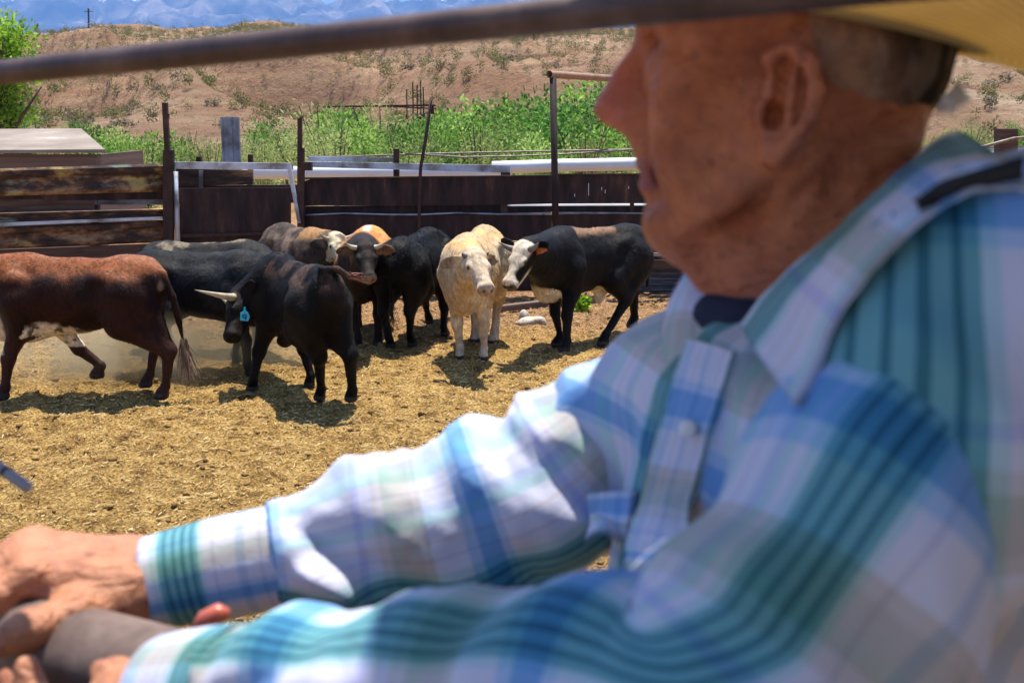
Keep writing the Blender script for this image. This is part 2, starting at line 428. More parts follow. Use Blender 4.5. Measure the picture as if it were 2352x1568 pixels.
# ------------------------------------------------------------------ hills
def sky_y(vx):   # skyline height in the picture, hill seen from the eye
    return np.interp(vx, [-900, 0, 120, 200, 260, 330, 430, 520, 580, 660, 720, 800, 1000, 1200, 1440, 1700, 2100, 2400, 3300],
                         [150, 92, 80, 78, 68, 70, 79, 73, 62, 60, 68, 88, 92, 84, 76, 66, 60, 66, 120])
def hill_h(X, Y):
    X = np.asarray(X, float); Y = np.asarray(Y, float)
    Rr = 230.0
    vx = 1176+FPX*X/np.maximum(Y, 1)
    wv = 14*fbm(X*.02, Y*.02, s=31, o=3)
    top = EYE+(262-sky_y(vx))/FPX*Rr
    t = np.clip((Y-50-wv*.4)/(Rr-50), 0, 1.25)
    base = np.where(t < 1, top*(t**1.02), top-(t-1)*16)
    s = (.88*X+.48*Y+wv)*.052
    rid = 1-np.abs(vnoise(s, (-.48*X+.88*Y)*.006, s=41))*1.7
    rid2 = 1-np.abs(vnoise(s*2.6+3, (-.48*X+.88*Y)*.02, s=44))*2
    amp = sstep(0.03, .35, t)*(1-sstep(.30, .85, t))
    rid3 = 1-np.abs(vnoise(s*6.1+9, (-.48*X+.88*Y)*.05, s=46))*2
    h = base+amp*(8.0*rid+3.2*rid2+1.2*rid3-5.2)+sstep(0, .1, t)*(.55*fbm(X*.09, Y*.09, s=47, o=4)+.25*fbm(X*.4, Y*.4, s=48, o=3))
    cap = EYE+(262-sky_y(vx))/FPX*np.maximum(Y, 40)-.15; k_ = np.clip(.5+.5*(cap-h)/2.2, 0, 1); h = np.where(t < 1, cap+(h-cap)*k_-2.2*k_*(1-k_), h)
    led = np.sin(h*1.35+.8*fbm(X*.03, Y*.03, s=52, o=2)); h = h+.28*led*amp
    return np.where(t <= 0, -.6, h-.4*(1-sstep(0, .06, t)))
xs = np.linspace(-260, 260, 420); ys = np.concatenate([np.arange(44, 150, .9), np.arange(150, 300, 1.6)])
V, F = grid_mesh(xs, ys, hill_h)
prop(mk('hills', V, F, M['hill'], smooth=True), kind='structure')
# ------------------------------------------------------------------ mountain range
def mount_h(X, Y):
    vx = 1176+FPX*X/Y
    crest = np.interp(vx, [-1500, 0, 150, 330, 500, 640, 760, 900, 1050, 1200, 1700, 2400, 4000], [30, -14, -12, -4, -10, -14, -2, 2, -6, -10, -30, -20, 40])
    top = EYE+(262-crest)/FPX*9000
    t = (Y-6000)/3000.
    r = 1-np.abs(fbm(X*.0011+Y*.0003, Y*.0008, s=61, o=4))*1.5
    r2 = 1-2*np.abs(fbm(X*.0042+Y*.002, Y*.0034, s=66, o=5))
    e = np.clip(t, 0, 1)
    return np.where(t < 1, top*e**1.1, top-(t-1)*1500)+e*(1-sstep(.8, 1., t)*.8)*(210*r-90)+75*e*r2-60
xs = np.linspace(-7500, 7500, 330); ys = np.linspace(5600, 10400, 150)
V, F = grid_mesh(xs, ys, mount_h)
prop(mk('mountains', V, F, M['mountain'], smooth=True), kind='structure')

# ------------------------------------------------------------------ straw and clods on the pen floor
n = 46000
px = rng.uniform(-5.5, 4.0, n); py = 4.0+(10.5)*rng.random(n)**1.15
pz = ground_h(px, py)
L = (.008+.042*rng.random(n)**2.6)*np.where(rng.random(n) < .03, 2.2, 1); W = rng.uniform(.0014, .0040, n)
an = rng.uniform(0, math.pi, n); tl = rng.normal(0, .22, n)
d = np.stack([np.cos(an)*np.cos(tl), np.sin(an)*np.cos(tl), np.sin(tl)], 1)
s = np.stack([-np.sin(an), np.cos(an), np.zeros(n)], 1); u = np.cross(d, s)
c = np.stack([px, py, pz+.007+np.abs(np.sin(tl))*L*.35], 1)
V = np.stack([c-d*L[:, None]/2-s*W[:, None], c-d*L[:, None]/2+s*W[:, None], c-d*L[:, None]/2+u*W[:, None]*1.4,
              c+d*L[:, None]/2-s*W[:, None], c+d*L[:, None]/2+s*W[:, None], c+d*L[:, None]/2+u*W[:, None]*1.4], 1)
b = np.arange(n)[:, None]*6
F = np.concatenate([b+[0, 3, 5, 2], b+[2, 5, 4, 1]], 0)
tint = np.repeat(rng.random(n), 6); tint = np.stack([tint, tint, tint], 1)
t_ = NT('straw'); at = t_.n('ShaderNodeAttribute', attribute_name='tint'); sp = t_.n('ShaderNodeSeparateXYZ'); t_.l(at.outputs['Vector'], sp.inputs[0])
t_.base(t_.ramp(sp.outputs[0], [(0, (.28, .15, .04)), (.5, (.62, .42, .14)), (1, (.86, .68, .32))]), .5, 0, .5)
prop(mk('straw', V.reshape(-1, 3), F, t_.m, attrs={'tint': tint}), kind='stuff')
n = 12000
px = rng.uniform(-5.5, 4.5, n); py = 4.2+11*rng.random(n)**1.2; r = .004+.026*rng.random(n)**6.0
oc = np.array([(1, 0, 0), (-1, 0, 0), (0, 1, 0), (0, -1, 0), (0, 0, 1), (0, 0, -1)], float)
of = np.array([(0, 2, 4), (2, 1, 4), (1, 3, 4), (3, 0, 4), (2, 0, 5), (1, 2, 5), (3, 1, 5), (0, 3, 5)])
e = {}; vv = [tuple(v) for v in oc]; ff = []
for f in of:
    mids = []
    for a, b2 in ((f[0], f[1]), (f[1], f[2]), (f[2], f[0])):
        k = (min(a, b2), max(a, b2))
        if k not in e: e[k] = len(vv); vv.append(tuple(nrm(oc[a]+oc[b2])))
        mids.append(e[k])
    ff += [(f[0], mids[0], mids[2]), (mids[0], f[1], mids[1]), (mids[2], mids[1], f[2]), tuple(mids)]
vv = np.array(vv); ff = np.array(ff)
sc = rng.uniform(.55, 1.3, (n, len(vv), 1))*vv[None]*r[:, None, None]*np.array([1, 1, .7])
V = sc+np.stack([px, py, ground_h(px, py)+r*.25], 1)[:, None]
F = (np.arange(n)[:, None, None]*len(vv)+ff[None]).reshape(-1, 3)
prop(mk('dirt_clods', V.reshape(-1, 3), F, noisy('clods', [(.3, (.10, .055, .02)), (.5, (.24, .14, .045)), (.7, (.42, .27, .09))], 4, .95), smooth=True), kind='stuff')

# ------------------------------------------------------------------ vegetation
def leaves(n, rad, size, seed, flat=0.0, hollow=.55, clumps=9, updir=.25, asp=.45):
    """leaf faces gathered round clump centres inside an ellipsoid; returns V, F, tint"""
    g = np.random.default_rng(seed); rad = np.array(rad, float)
    cc = g.normal(size=(clumps, 3)); cc /= np.linalg.norm(cc, axis=1)[:, None]; cc *= (g.random((clumps, 1))**.5)*.75
    cr = g.uniform(.25, .5, clumps)
    w_ = cr**2/np.sum(cr**2); ci = g.choice(clumps, n, p=w_)
    d = g.normal(size=(n, 3)); d /= np.linalg.norm(d, axis=1)[:, None]
    rr = hollow+(1-hollow)*g.random(n)
    p = cc[ci]+d*(cr[ci]*rr*(1+.25*g.normal(size=n)))[:, None]
    p = p*rad
    dirn = d+g.normal(size=(n, 3))*.6; dirn[:, 2] += updir; dirn /= np.linalg.norm(dirn, axis=1)[:, None]
    sdv = np.cross(dirn, g.normal(size=(n, 3))); sdv /= np.linalg.norm(sdv, axis=1)[:, None]
    L = (size*g.uniform(.6, 1.4, n))[:, None]
    V = np.stack([p, p+dirn*L*.5+sdv*L*asp*.5, p+dirn*L, p+dirn*L*.5-sdv*L*asp*.5], 1)
    F = np.arange(n*4).reshape(n, 4)
    ct = g.random(clumps)
    t = np.clip(.08+.62*ct[ci]+.45*(g.random(n)-.3), 0, 1)
    t = np.repeat(t, 4); return V.reshape(-1, 3), F, np.stack([t, t, t], 1)
def stems(h, n, seed, spread, r0=.03):
    g = np.random.default_rng(seed); m = MB()
    for i in range(n):
        a = g.uniform(0, 6.28); q = g.uniform(.3, 1)*spread
        m.tube([(0, 0, -.1), (q*.4*math.cos(a), q*.4*math.sin(a), h*.5), (q*math.cos(a), q*math.sin(a), h*g.uniform(.8, 1.1))], [r0, r0*.7, r0*.25], 5)
    return m
def proto(n, rad, size, seed, mat, base, **kw):
    V, F, T = leaves(n, rad, size, seed, **kw); V = V+np.array((0, 0, base)); return V, F, T, mat
protos = {
 'bright': [proto(3600, (1.5, 1.3, 1.4), .135, 100+i, M['leaf_bright'], 1.3, clumps=15, hollow=.8) for i in range(4)],
 'pale': [proto(3000, (1.5, 1.2, 1.15), .12, 120+i, M['leaf_pale'], 1.05, clumps=15, asp=.25, hollow=.7) for i in range(3)],
 'dark': [proto(3000, (1.5, 1.3, 1.4), .15, 140+i, M['leaf_dark'], 1.4, clumps=14, hollow=.8) for i in range(2)],
 'scrub': [proto(170, (.6, .6, .55), .15, 160+i, M['scrub'], .35, clumps=6) for i in range(3)],
 'grey': [proto(150, (.6, .6, .45), .16, 170+i, M['scrub_grey'], .35, clumps=6) for i in range(2)],
 'dry': [proto(700, (.8, .7, 1.2), .20, 180, M['dry'], 1.2, clumps=14, asp=.10)],
}
cache = {}
def plant(kind, i, loc, sc, rz, name, label, cat, group, stem=True):
    key = (kind, i % len(protos[kind])); V, F, T, mat = protos[kind][key[1]]
    if key not in cache:
        o = mk('foliage' if stem else name, V, F, mat, None, attrs={'tint': T})
        st = None
        if stem: st = stems(2.0 if kind != 'dry' else 2.2, 9, hash(key[1])+5, .9).build('stem', M['bark'])
        cache[key] = [o, st, False]
    o, st, used = cache[key]
    if used:
        o = o.copy(); COL.objects.link(o)
        if st: st = st.copy(); COL.objects.link(st)
    cache[key][2] = True
    if stem:
        r = empty(name, loc, label, cat, group, rz); r.scale = sc
        o.parent = r; st.parent = r
    else:
        o.location = loc; o.scale = sc; o.rotation_euler = (0, 0, rz); prop(o, label, cat, group); r = o
    return r
# green thicket behind the fence: (picture x, top y, distance, kind, width factor)
bl = {'bright': ('leafy bright green bush in the thicket behind the fence', 'bright green bushes behind the fence'),
      'pale': ('pale yellowish green feathery bush behind the fence', 'pale bushes behind the fence'),
      'dark': ('darker green bush standing taller beside the bright bushes', 'dark green bushes behind the fence')}
BUSH = [(215, 288, 36, 'bright', 1.0), (290, 300, 34, 'bright', 1.0), (350, 312, 31, 'bright', .9), (420, 318, 33, 'pale', 1.0), (480, 322, 31, 'pale', .9), (560, 318, 33, 'pale', .9),
        (620, 285, 40, 'dark', 1.0), (660, 302, 34, 'pale', 1.1), (250, 330, 27, 'bright', .8), (330, 340, 26, 'pale', .8), (600, 330, 28, 'pale', .8),
        (735, 262, 36, 'pale', 1.1), (800, 258, 35, 'bright', 1.1), (870, 250, 36, 'pale', 1.2), (770, 300, 29, 'pale', 1.0), (850, 295, 29, 'bright', 1.0), (930, 288, 33, 'bright', 1.1),
        (930, 320, 27, 'pale', .9), (1000, 275, 34, 'bright', 1.2), (1010, 305, 28, 'bright', .9), (1075, 262, 35, 'bright', 1.2), (1100, 290, 29, 'pale', 1.0), (1150, 240, 37, 'bright', 1.2),
        (1180, 285, 30, 'bright', 1.0), (1225, 225, 38, 'dark', 1.1), (1300, 195, 40, 'bright', 1.3), (1290, 250, 33, 'dark', 1.1), (1370, 225, 40, 'dark', 1.2), (1350, 305, 28, 'bright', .9), (1250, 310, 27, 'bright', .9),
        (1420, 270, 42, 'dark', 1.0), (1420, 318, 29, 'pale', .9), (1530, 250, 40, 'dark', 1.2), (1600, 300, 34, 'pale', 1.0), (1700, 300, 36, 'bright', 1.0), (1840, 300, 36, 'pale', 1.0),
        (1980, 300, 40, 'bright', 1.0), (2110, 300, 44, 'pale', .9), (2200, 308, 42, 'bright', .8), (2270, 312, 40, 'pale', .8), (2350, 314, 38, 'bright', .8), (2440, 310, 38, 'pale', 1), (2240, 285, 58, 'pale', .9), (2330, 285, 60, 'dark', .7),
        (120, 330, 40, 'pale', 1.0), (40, 265, 44, 'dark', 1.0), (-60, 300, 36, 'bright', 1.0), (-180, 280, 36, 'bright', 1.1)]
for i, (bx, by, D, k, wf) in enumerate(BUSH):
    p = P(bx, by, D); H = p[2]; s = H/float(np.percentile(protos[k][i % len(protos[k])][0][:, 2], 98.5))
    lb, gr = bl[k]
    plant(k, i, (p[0], p[1], 0), (max(s, .5)*wf, max(s, .5)*wf, s), rng.uniform(0, 6.28), 'bush', lb, 'bush', gr)
p = P(1345, 262, 27); plant('dry', 0, (p[0], p[1], 0), (.8, .8, p[2]/2.5), .4, 'dry_bush', 'bare brown twiggy bush in front of the dark green bushes', 'bush', None)
for i, (bx, by, D, sc_) in enumerate(((70, 282, 44, 1.0), (112, 286, 43, .8))):
    p = P(bx, by, D); plant('dry', 0, (p[0], p[1], 0), (1.5*sc_, 1.2, p[2]/2.5), .4+i, 'dry_bush', ('wide heap of dry dark brush beyond the shed roof', 'smaller heap of dry brush right of the wide one, beyond the shed roof')[i], 'bush', None)
# desert scrub scattered over the hill
hl = {'scrub': ('small olive green creosote shrub dotted on the bare hillside', 'olive shrubs on the hillside'),
      'grey': ('small dark grey brown shrub dotted on the bare hillside', 'grey shrubs on the hillside')}
cand = []
while len(cand) < 6000:
    vx = rng.uniform(-60, 2450); Y = 58+178*rng.random()**.75
    if 1460 < vx < 2150: continue
    X = (vx-1176)/FPX*Y
    wv_ = 14*fbm(np.array([X*.02]), np.array([Y*.02]), s=31, o=3)[0]; gul = 1-abs(vnoise(np.array([(.88*X+.48*Y+wv_)*.052]), np.array([(-.48*X+.88*Y)*.006]), s=41)[0])*1.7
    if rng.random() < .45*sstep(.15, .75, gul): continue
    cand.append((X, Y, rng.uniform(.50, 1.3)*(.62+.38*min(1, Y/120)), rng.random()))
cand = np.array(cand); zz = hill_h(cand[:, 0], cand[:, 1]); ok = 262-(zz-EYE)/cand[:, 1]*FPX < 330
cand, zz = cand[ok], zz[ok]; order = np.argsort(-cand[:, 2]/cand[:, 1])
for cnt, i in enumerate(order[:280]):
    X, Y, sc_, q = cand[i]; k = 'scrub' if q < .68 else 'grey'
    plant(k, cnt, (X, Y, zz[i]-.05), (sc_, sc_, sc_*rng.uniform(.8, 1.3)), rng.uniform(0, 6.28), 'desert_shrub', *(hl[k][0], 'shrub', hl[k][1]), stem=False)
MV = []; MF = []; MT = []; kk = 0
for i in order[280:]:
    X, Y, sc_, q = cand[i]; V, F, T, _ = protos['scrub'][int(q*3) % 3]; V = V[:320]; a_ = q*40
    MV.append(np.stack([V[:, 0]*math.cos(a_)-V[:, 1]*math.sin(a_), V[:, 0]*math.sin(a_)+V[:, 1]*math.cos(a_), V[:, 2]], 1)*sc_+np.array((X, Y, zz[i]-.05))); MF.append(F[:80]+kk); MT.append(T[:320]*.8); kk += 320
prop(mk('hillside_scrub', np.concatenate(MV), np.concatenate(MF), M['scrub'], attrs={'tint': np.concatenate(MT)}), kind='stuff')
# tree at the left edge
tp = P(8, 262, 34); tr = empty('tree', (tp[0], tp[1], 0), 'bright green leafy tree at the left edge behind the shed', 'tree')
V, F, T = leaves(9000, (1.25, 1.25, 1.75), .15, 777, clumps=44); V[:, 2] += 3.75; V += np.array((tp[0], tp[1], 0))
V2, F2, T2 = leaves(1500, (.95, .9, .7), .15, 778, clumps=12); V2[:, 2] += 2.45; V2 += np.array((tp[0]+.1, tp[1], 0))
mk('crown', np.concatenate([V, V2]), np.concatenate([F, F2+len(V)]), M['leaf_tree'], tr, attrs={'tint': np.concatenate([T, T2])})
m = MB(); b0 = np.array((tp[0], tp[1], 0))
m.tube([b0-(0, 0, .2), b0+(.05, 0, 1.2), b0+(-.05, 0, 2.6), b0+(.1, 0, 4.2)], [.2, .15, .11, .04], 10)
for a in range(6):
    q = np.array((math.cos(a*1.05), math.sin(a*1.05), 0)); m.tube([b0+(0, 0, 1.6+.2*a), b0+q*.6+(0, 0, 2.4+.25*a), b0+q*1.2+(0, 0, 3.2+.25*a)], [.08, .05, .02], 7)
m.build('trunk', M['bark'], tr, True)
# ------------------------------------------------------------------ fences and pens
def FY(x): return 13.9+1.15*min(max(x, -400), 400)/400 if x < 400 else 15.05
def board(mb, x0, t0, b0, x1, t1, b1, dY=0.0, th=.05, n=1, sag=0.0):
    """plank between picture columns x0 and x1 on the fence line, th thick, real boxes joined end to end"""
    for i in range(n):
        a, c = i/n, (i+1)/n
        pts = []
        for f in (a, c):
            x = x0+(x1-x0)*f; s = sag*math.sin(math.pi*f)
            Y = FY(x)+dY
            pts.append((YP(x, b0+(b1-b0)*f+s, Y), YP(x, t0+(t1-t0)*f+s, Y)))
        (lb, lt), (rb, rt) = pts; o = np.array((0, th, 0))
        mb.hexa([lb, rb, rb+o, lb+o, lt, rt, rt+o, lt+o])
    return mb
def post(mb, x, t, b, wpx, dY=-.02, th=.08, x2=None):
    x2 = x if x2 is None else x2
    Y = FY(x)+dY
    p = [YP(x2-wpx/2, b, Y), YP(x2+wpx/2, b, Y), YP(x2+wpx/2, b, Y), YP(x2-wpx/2, b, Y), YP(x-wpx/2, t, Y), YP(x+wpx/2, t, Y), YP(x+wpx/2, t, Y), YP(x-wpx/2, t, Y)]
    for i in (2, 3, 6, 7): p[i] = p[i]+np.array((0, th, 0))
    return mb.hexa(p)
def wbeam(mb, x0, t0, b0, x1, t1, b1, dY, n=1):
    """guardrail beam: a pressed section with two bulging ribs"""
    prof = [(0, .012), (.08, -.012), (.27, -.012), (.36, .014), (.5, .018), (.64, .014), (.73, -.012), (.92, -.012), (1, .012)]
    V = []
    for x, t, b in ((x0, t0, b0), (x1, t1, b1)):
        for f, d in prof: V.append(YP(x, t+(b-t)*f, FY(x)+dY)+np.array((0, d, 0)))
        for f, d in prof[::-1]: V.append(YP(x, t+(b-t)*f, FY(x)+dY)+np.array((0, d+.02, 0)))
    k = len(prof)*2
    F = [(i, (i+1) % k, k+(i+1) % k, k+i) for i in range(k)]+[tuple(range(k))[::-1], tuple(range(k, 2*k))]
    return mb.add(V, F)
def gnd(x, Y=None): p = YP(x, 600, FY(x) if Y is None else Y); return (p[0], p[1], 0)

# patched guardrail fence on the left
f = empty('guardrail_fence', gnd(150), 'patched fence of rusty yellow and brown guardrail beams at the left of the pen', 'fence')
wbeam(MB(), -420, 400, 462, 384, 376, 440, .0).build('rail', M['guardrail'], f)
board(MB(), -420, 462, 492, 214, 457, 489, .02, .05).build('plank', M['brown_wood'], f)
board(MB(), 214, 458, 470, 386, 455, 470, .10, .04).build('plank', M['sheet'], f)
wbeam(MB(), -420, 500, 528, 386, 479, 497, -.02).build('rail', M['guardrail'], f)
board(MB(), -420, 528, 538, 386, 497, 503, -.05, .10).build('ledge', M['galv_pale'], f)
wbeam(MB(), -420, 540, 588, 392, 505, 556, .0).build('rail', M['guardrail'], f)
board(MB(), -420, 590, 640, 396, 558, 598, .02, .05).build('plank', M['brown_wood'], f)
board(MB(), -420, 648, 702, 398, 606, 650, .02, .05).build('plank', M['brown_wood'], f)
board(MB(), -420, 440, 466, 384, 438, 458, .06, .03).build('plank', M['rust'], f)
for x in (-200, 216): post(MB(), x, 455, 690, 16, .12, .10).build('post', M['rust_post'], f)

def single(mb, name, mat, label, cat, group=None, smooth=False, bevel=0):
    return prop(mb.build(name, mat, None, smooth, bevel), label, cat, group)
# tall posts
m = MB(); post(m, 377, 236, 352, 11, -.10, .07, 383); post(m, 385, 345, 690, 22, -.12, .10); m.tube([YP(386, 262, 14.9), YP(386, 270, 14.9)], .02, 8)
single(m, 'fence_post', M['rust_post'], 'tall dark rusted post where the guardrail fence meets the gate', 'post')
m = MB(); post(m, 688, 272, 345, 10, -.10, .06); post(m, 690, 340, 690, 15, -.12, .09); m.tube([YP(688, 271, 14.93), YP(697, 268, 14.93)], .014, 7)
m.box(YP(692, 392, 14.86), YP(718, 372, 14.98))
single(m, 'fence_post', M['rust_post'], 'dark rusted post with a small hook on top at the right end of the gate', 'post')
# gate with galvanised frame
g = empty('stock_gate', gnd(540), 'dark steel sheet gate hung in a pale galvanised frame between two rusted posts', 'gate')
board(MB(), 398, 372, 388, 672, 375, 390, -.06, .06).build('top_rail', M['galv_pale'], g)
MB().tube([YP(403, 394, 14.95), YP(409, 572, 14.95)], .034, 12).build('upright', M['galv_pale'], g, True)
MB().beam(YP(663, 375, 14.93), YP(688, 512, 14.93), .045, .06, (0, 1, 0)).build('brace', M['galv_pale'], g)
board(MB(), 412, 433, 538, 668, 431, 532, .0, .02).build('sheet_panel', M['rust'], g)
board(MB(), 412, 546, 668, 686, 537, 660, .03, .02).build('lower_panel', M['rust'], g)
board(MB(), 412, 538, 546, 686, 532, 537, -.03, .06).build('lip', M['rust_post'], g)
# planks seen through the open top of the gate
m = MB(); board(m, 400, 388, 432, 478, 390, 430, .42, .04)
q = empty('plank_fence', gnd(500, 15.5), 'weathered brown and yellow planks seen through the gap over the gate', 'fence')
board(MB(), 404, 388, 428, 580, 391, 424, .42, .04).build('plank', M['guardrail'], q)
board(MB(), 404, 427, 470, 690, 424, 466, .46, .04).build('plank', M['brown_wood'], q)
for x, t in ((455, 360), (574, 355)): post(MB(), x, t, 600, 10, .55, .08).build('post', M['rust_post'], q)
for x in (461, ): post(MB(), x, 392, 432, 9, .36, .03).build('batten', M['galv'], q)
# galvanised channel standing behind
m = MB(); Y = 16.6
for a, b2, t, d in ((508, 512, .06, 0), (546, 550, .06, 0), (512, 546, .03, 0.012), (524, 534, .02, .0)):
    p0 = YP(a, 320, Y); p1 = YP(b2, 320, Y); m.box((p0[0], Y+d, 0), (p1[0], Y+d+t, YP(b2, 269, Y)[2]+.002*d))
single(m, 'steel_channel', M['galv'], 'wide upright galvanised steel channel sticking up behind the gate', 'post')
# right hand run of dark steel panels
s = empty('steel_fence', gnd(1000), 'dark brown fence of wide steel panels running behind the cattle', 'fence')
m = MB(); board(m, 694, 418, 474, 724, 408, 472, 0, .03); board(m, 724, 408, 472, 1268, 403, 468, .0, .03, 6, 2.5)
m.build('upper_panel', M['rust'], s)
board(MB(), 1276, 400, 468, 1820, 398, 466, .0, .03, 3, 0).build('upper_panel', M['rust'], s)
board(MB(), 696, 408, 412, 1268, 402, 405, -.03, .06, 4).build('cap_strip', M['rust_post'], s)
board(MB(), 1276, 399, 402, 1820, 397, 400, -.03, .06, 3).build('cap_strip', M['rust_post'], s)
board(MB(), 694, 474, 500, 1166, 470, 496, .10, .04).build('back_board', M['rust'], s)
board(MB(), 1150, 474, 492, 1820, 471, 489, .12, .04).build('back_board', M['rust'], s)
board(MB(), 694, 496, 556, 1268, 493, 552, .0, .03).build('lower_panel', M['rust'], s)
board(MB(), 1276, 492, 582, 1820, 489, 578, .0, .03).build('lower_panel', M['rust'], s)
board(MB(), 694, 558, 672, 1268, 556, 668, .08, .03).build('bottom_panel', M['rust'], s)
post(MB(), 1158, 395, 500, 16, .09, .05).build('batten', M['brown_wood'], s)
post(MB(), 1452, 466, 500, 9, .04, .05).build('batten', M['rust_post'], s)
post(MB(), 910, 342, 410, 13, .22, .08).build('post', M['rust_post'], s)
# drips of pale paint on the far panel
m = MB()
for x, a, b2 in ((1352, 421, 449), (1382, 430, 437), (1390, 436, 444), (1320, 445, 452), (1444, 428, 434), (1408, 466, 471)):
    board(m, x-.6, a, b2, x+.6, a, b2, -.004, .003)
m.build('paint_drip', M['white_pipe'], s)
m = MB(); pts = [YP(x, y, 14.99) for x, y in ((700, 494), (790, 490), (900, 493), (963, 493), (1050, 489), (1150, 492), (1270, 489), (1380, 489), (1470, 490), (1640, 489))]
m.tube(pts, .011, 7); single(m, 'fence_wire', M['galv'], 'thin bright wire stretched along the dark steel panels', 'wire', None, True)
# thin leaning rod
m = MB(); m.tube([YP(991, 223, 14.9), YP(976, 330, 14.9), YP(966, 385, 14.9), YP(963, 470, 14.9), YP(963, 680, 14.9)], .022, 9)
m.beam(YP(983, 241, 14.9), YP(1001, 243, 14.9), .02, .02); m.box(YP(990, 262, 14.9), YP(997, 243, 14.96))
single(m, 'steel_bar', M['rust_post'], 'thin leaning rusty steel bar with a bent lower half, rising above the fence', 'bar', None, True)
# goal post of pipe
pf = empty('pipe_gantry', gnd(1270, 14.85), 'rusty pipe gantry with an open ended top bar standing beside the nose of the man', 'gantry')
MB().tube([YP(1270, 172, 14.85), YP(1279, 690, 14.85)], .044, 16).build('upright', M['rust'], pf, True)
def hollow(mb, p0, p1, r, n=18):
    p0 = np.array(p0); p1 = np.array(p1); mb.tube([p0, p1], r, n, False); mb.tube([p1, p0], r*.8, n, False)
    return mb
hollow(MB(), YP(1262, 171, 14.80), P(1480, 186, 16.2), .046).build('crossbar', M['pipe_rust'], pf, True)
# galvanised rail behind the panels
gr = empty('galvanised_rail', gnd(930, 15.3), 'pale weathered galvanised rail lying along the top of the dark panels', 'rail')
board(MB(), 704, 371, 384, 1172, 380, 397, .16, .05).build('rail', M['galv_pale'], gr)
board(MB(), 708, 360, 370, 905, 362, 372, .34, .05).build('rail', M['galv_pale'], gr)
board(MB(), 1152, 384, 440, 1172, 384, 440, .225, .05).build('bracket', M['rust_post'], gr)
# cables
def cable(pts, Y, r, label):
    m = MB(); m.tube([YP(x, y, Y) for x, y in pts], r, 7); single(m, 'cable', M['cable'], label, 'cable', None, True)
cable([(706, 360), (820, 359), (930, 355), (1080, 351), (1270, 347), (1440, 344), (1800, 343), (2200, 339), (2400, 337)], 15.6, .012, 'upper steel cable running over the fence in front of the bushes')
cable([(930, 353), (1060, 361), (1180, 359), (1300, 354), (1440, 345)], 15.5, .012, 'lower steel cable sagging just under the other cable')
cable([(2190, 349), (2255, 338), (2330, 318), (2420, 312)], 14.0, .02, 'slanting cable in front of the brown timber post at the right edge')
# long white pipes beyond the fence
m = MB(); m.tube([YP(560, 397, 19), YP(800, 396, 19), YP(1000, 396, 19), YP(1175, 396, 19)], .105, 18)
single(m, 'white_pipe', M['white_pipe'], 'long white pipe lying behind the gate and the galvanised rail', 'pipe', None, True)
m = MB(); m.tube([YP(1130, 385, 18), YP(1210, 383, 18), YP(1280, 380, 18), YP(1330, 379.5, 18), YP(1900, 366, 18), YP(2480, 355, 18)], .10, 18)
single(m, 'white_pipe', M['white_pipe'], 'raised white pipe above the dark panel beside the mouth of the man', 'pipe', None, True)
m = MB(); m.tube([YP(1120, 478, 19), YP(1900, 474, 19)], .10, 16)
single(m, 'white_pipe', M['white_pipe'], 'low white pipe showing in the slit between the dark panels', 'pipe', None, True)
# corrugated corner
c = empty('corrugated_fence', gnd(1560), 'grey blue corrugated metal sheet with a brown top board behind the black bull', 'fence')
m = MB(); x0 = YP(1440, 600, 15.3)[0]; x1 = YP(2300, 600, 15.3)[0]; zt = YP(1500, 586, 15.3)[2]
n = 120; zz = np.linspace(.02, zt, n); V = []
for z in zz: 
    yy = 15.3+.018*math.sin(z*2*math.pi/.076); V += [(x0, yy, z), (x1, yy, z)]
m.add(V, [(2*i, 2*i+1, 2*i+3, 2*i+2) for i in range(n-1)])
o = m.build('sheet', M['sheet'], c, True); sm = o.modifiers.new('thick', 'SOLIDIFY'); sm.thickness = .004
board(MB(), 1440, 598, 616, 2300, 596, 614, .12, .05).build('top_board', M['brown_wood'], c)
board(MB(), 1440, 582, 586, 2300, 580, 584, .10, .05).build('rail', M['galv'], c)
for x in (1470, 1900): post(MB(), x, 575, 684, 16, .36, .08).build('post', M['rust_post'], c)
# fence things right of the man's neck
m = MB(); post(m, 2318, 296, 700, 40, -.6, .2)
single(m, 'timber_post', M['brown_wood'], 'thick square brown timber post behind the collar at the right edge', 'post')
gg = empty('pipe_gate', gnd(2420, 11.5), 'green painted tube gate behind the shoulder at the right edge', 'gate')
hz = YP(2240, 367, 11.5); hx = YP(2335, 367, 11.5)
MB().tube([hz+(-1.6, 0, 0), hz, hx, hx+(.05, 0, -.02), hx+(.075, 0, -.08), (hx[0]+.075, hx[1], .15)], .024, 12).build('frame', M['green_paint'], gg, True)
for k in range(4): MB().tube([hz+(-1.6, 0, -.25-.28*k), hx+(.06, 0, -.25-.28*k)], .018, 10).build('rail', M['green_paint'], gg, True)
MB().tube([(hz[0]-1.6, hz[1], hz[2]), (hz[0]-1.6, hz[1], .0)], .024, 10).build('upright', M['green_paint'], gg, True)
sf = empty('rail_fence', gnd(2300, 17), 'white painted rail fence far behind the brown timber post', 'fence')
board(MB(), 2040, 341, 348, 2700, 338, 345, 2.3, .05).build('rail', M['white_pipe'], sf)
board(MB(), 2040, 360, 374, 2700, 357, 371, 2.3, .05).build('rail', M['white_pipe'], sf)
for x in (2060, 2420): post(MB(), x, 338, 440, 12, 2.36, .1).build('post', M['brown_wood'], sf)
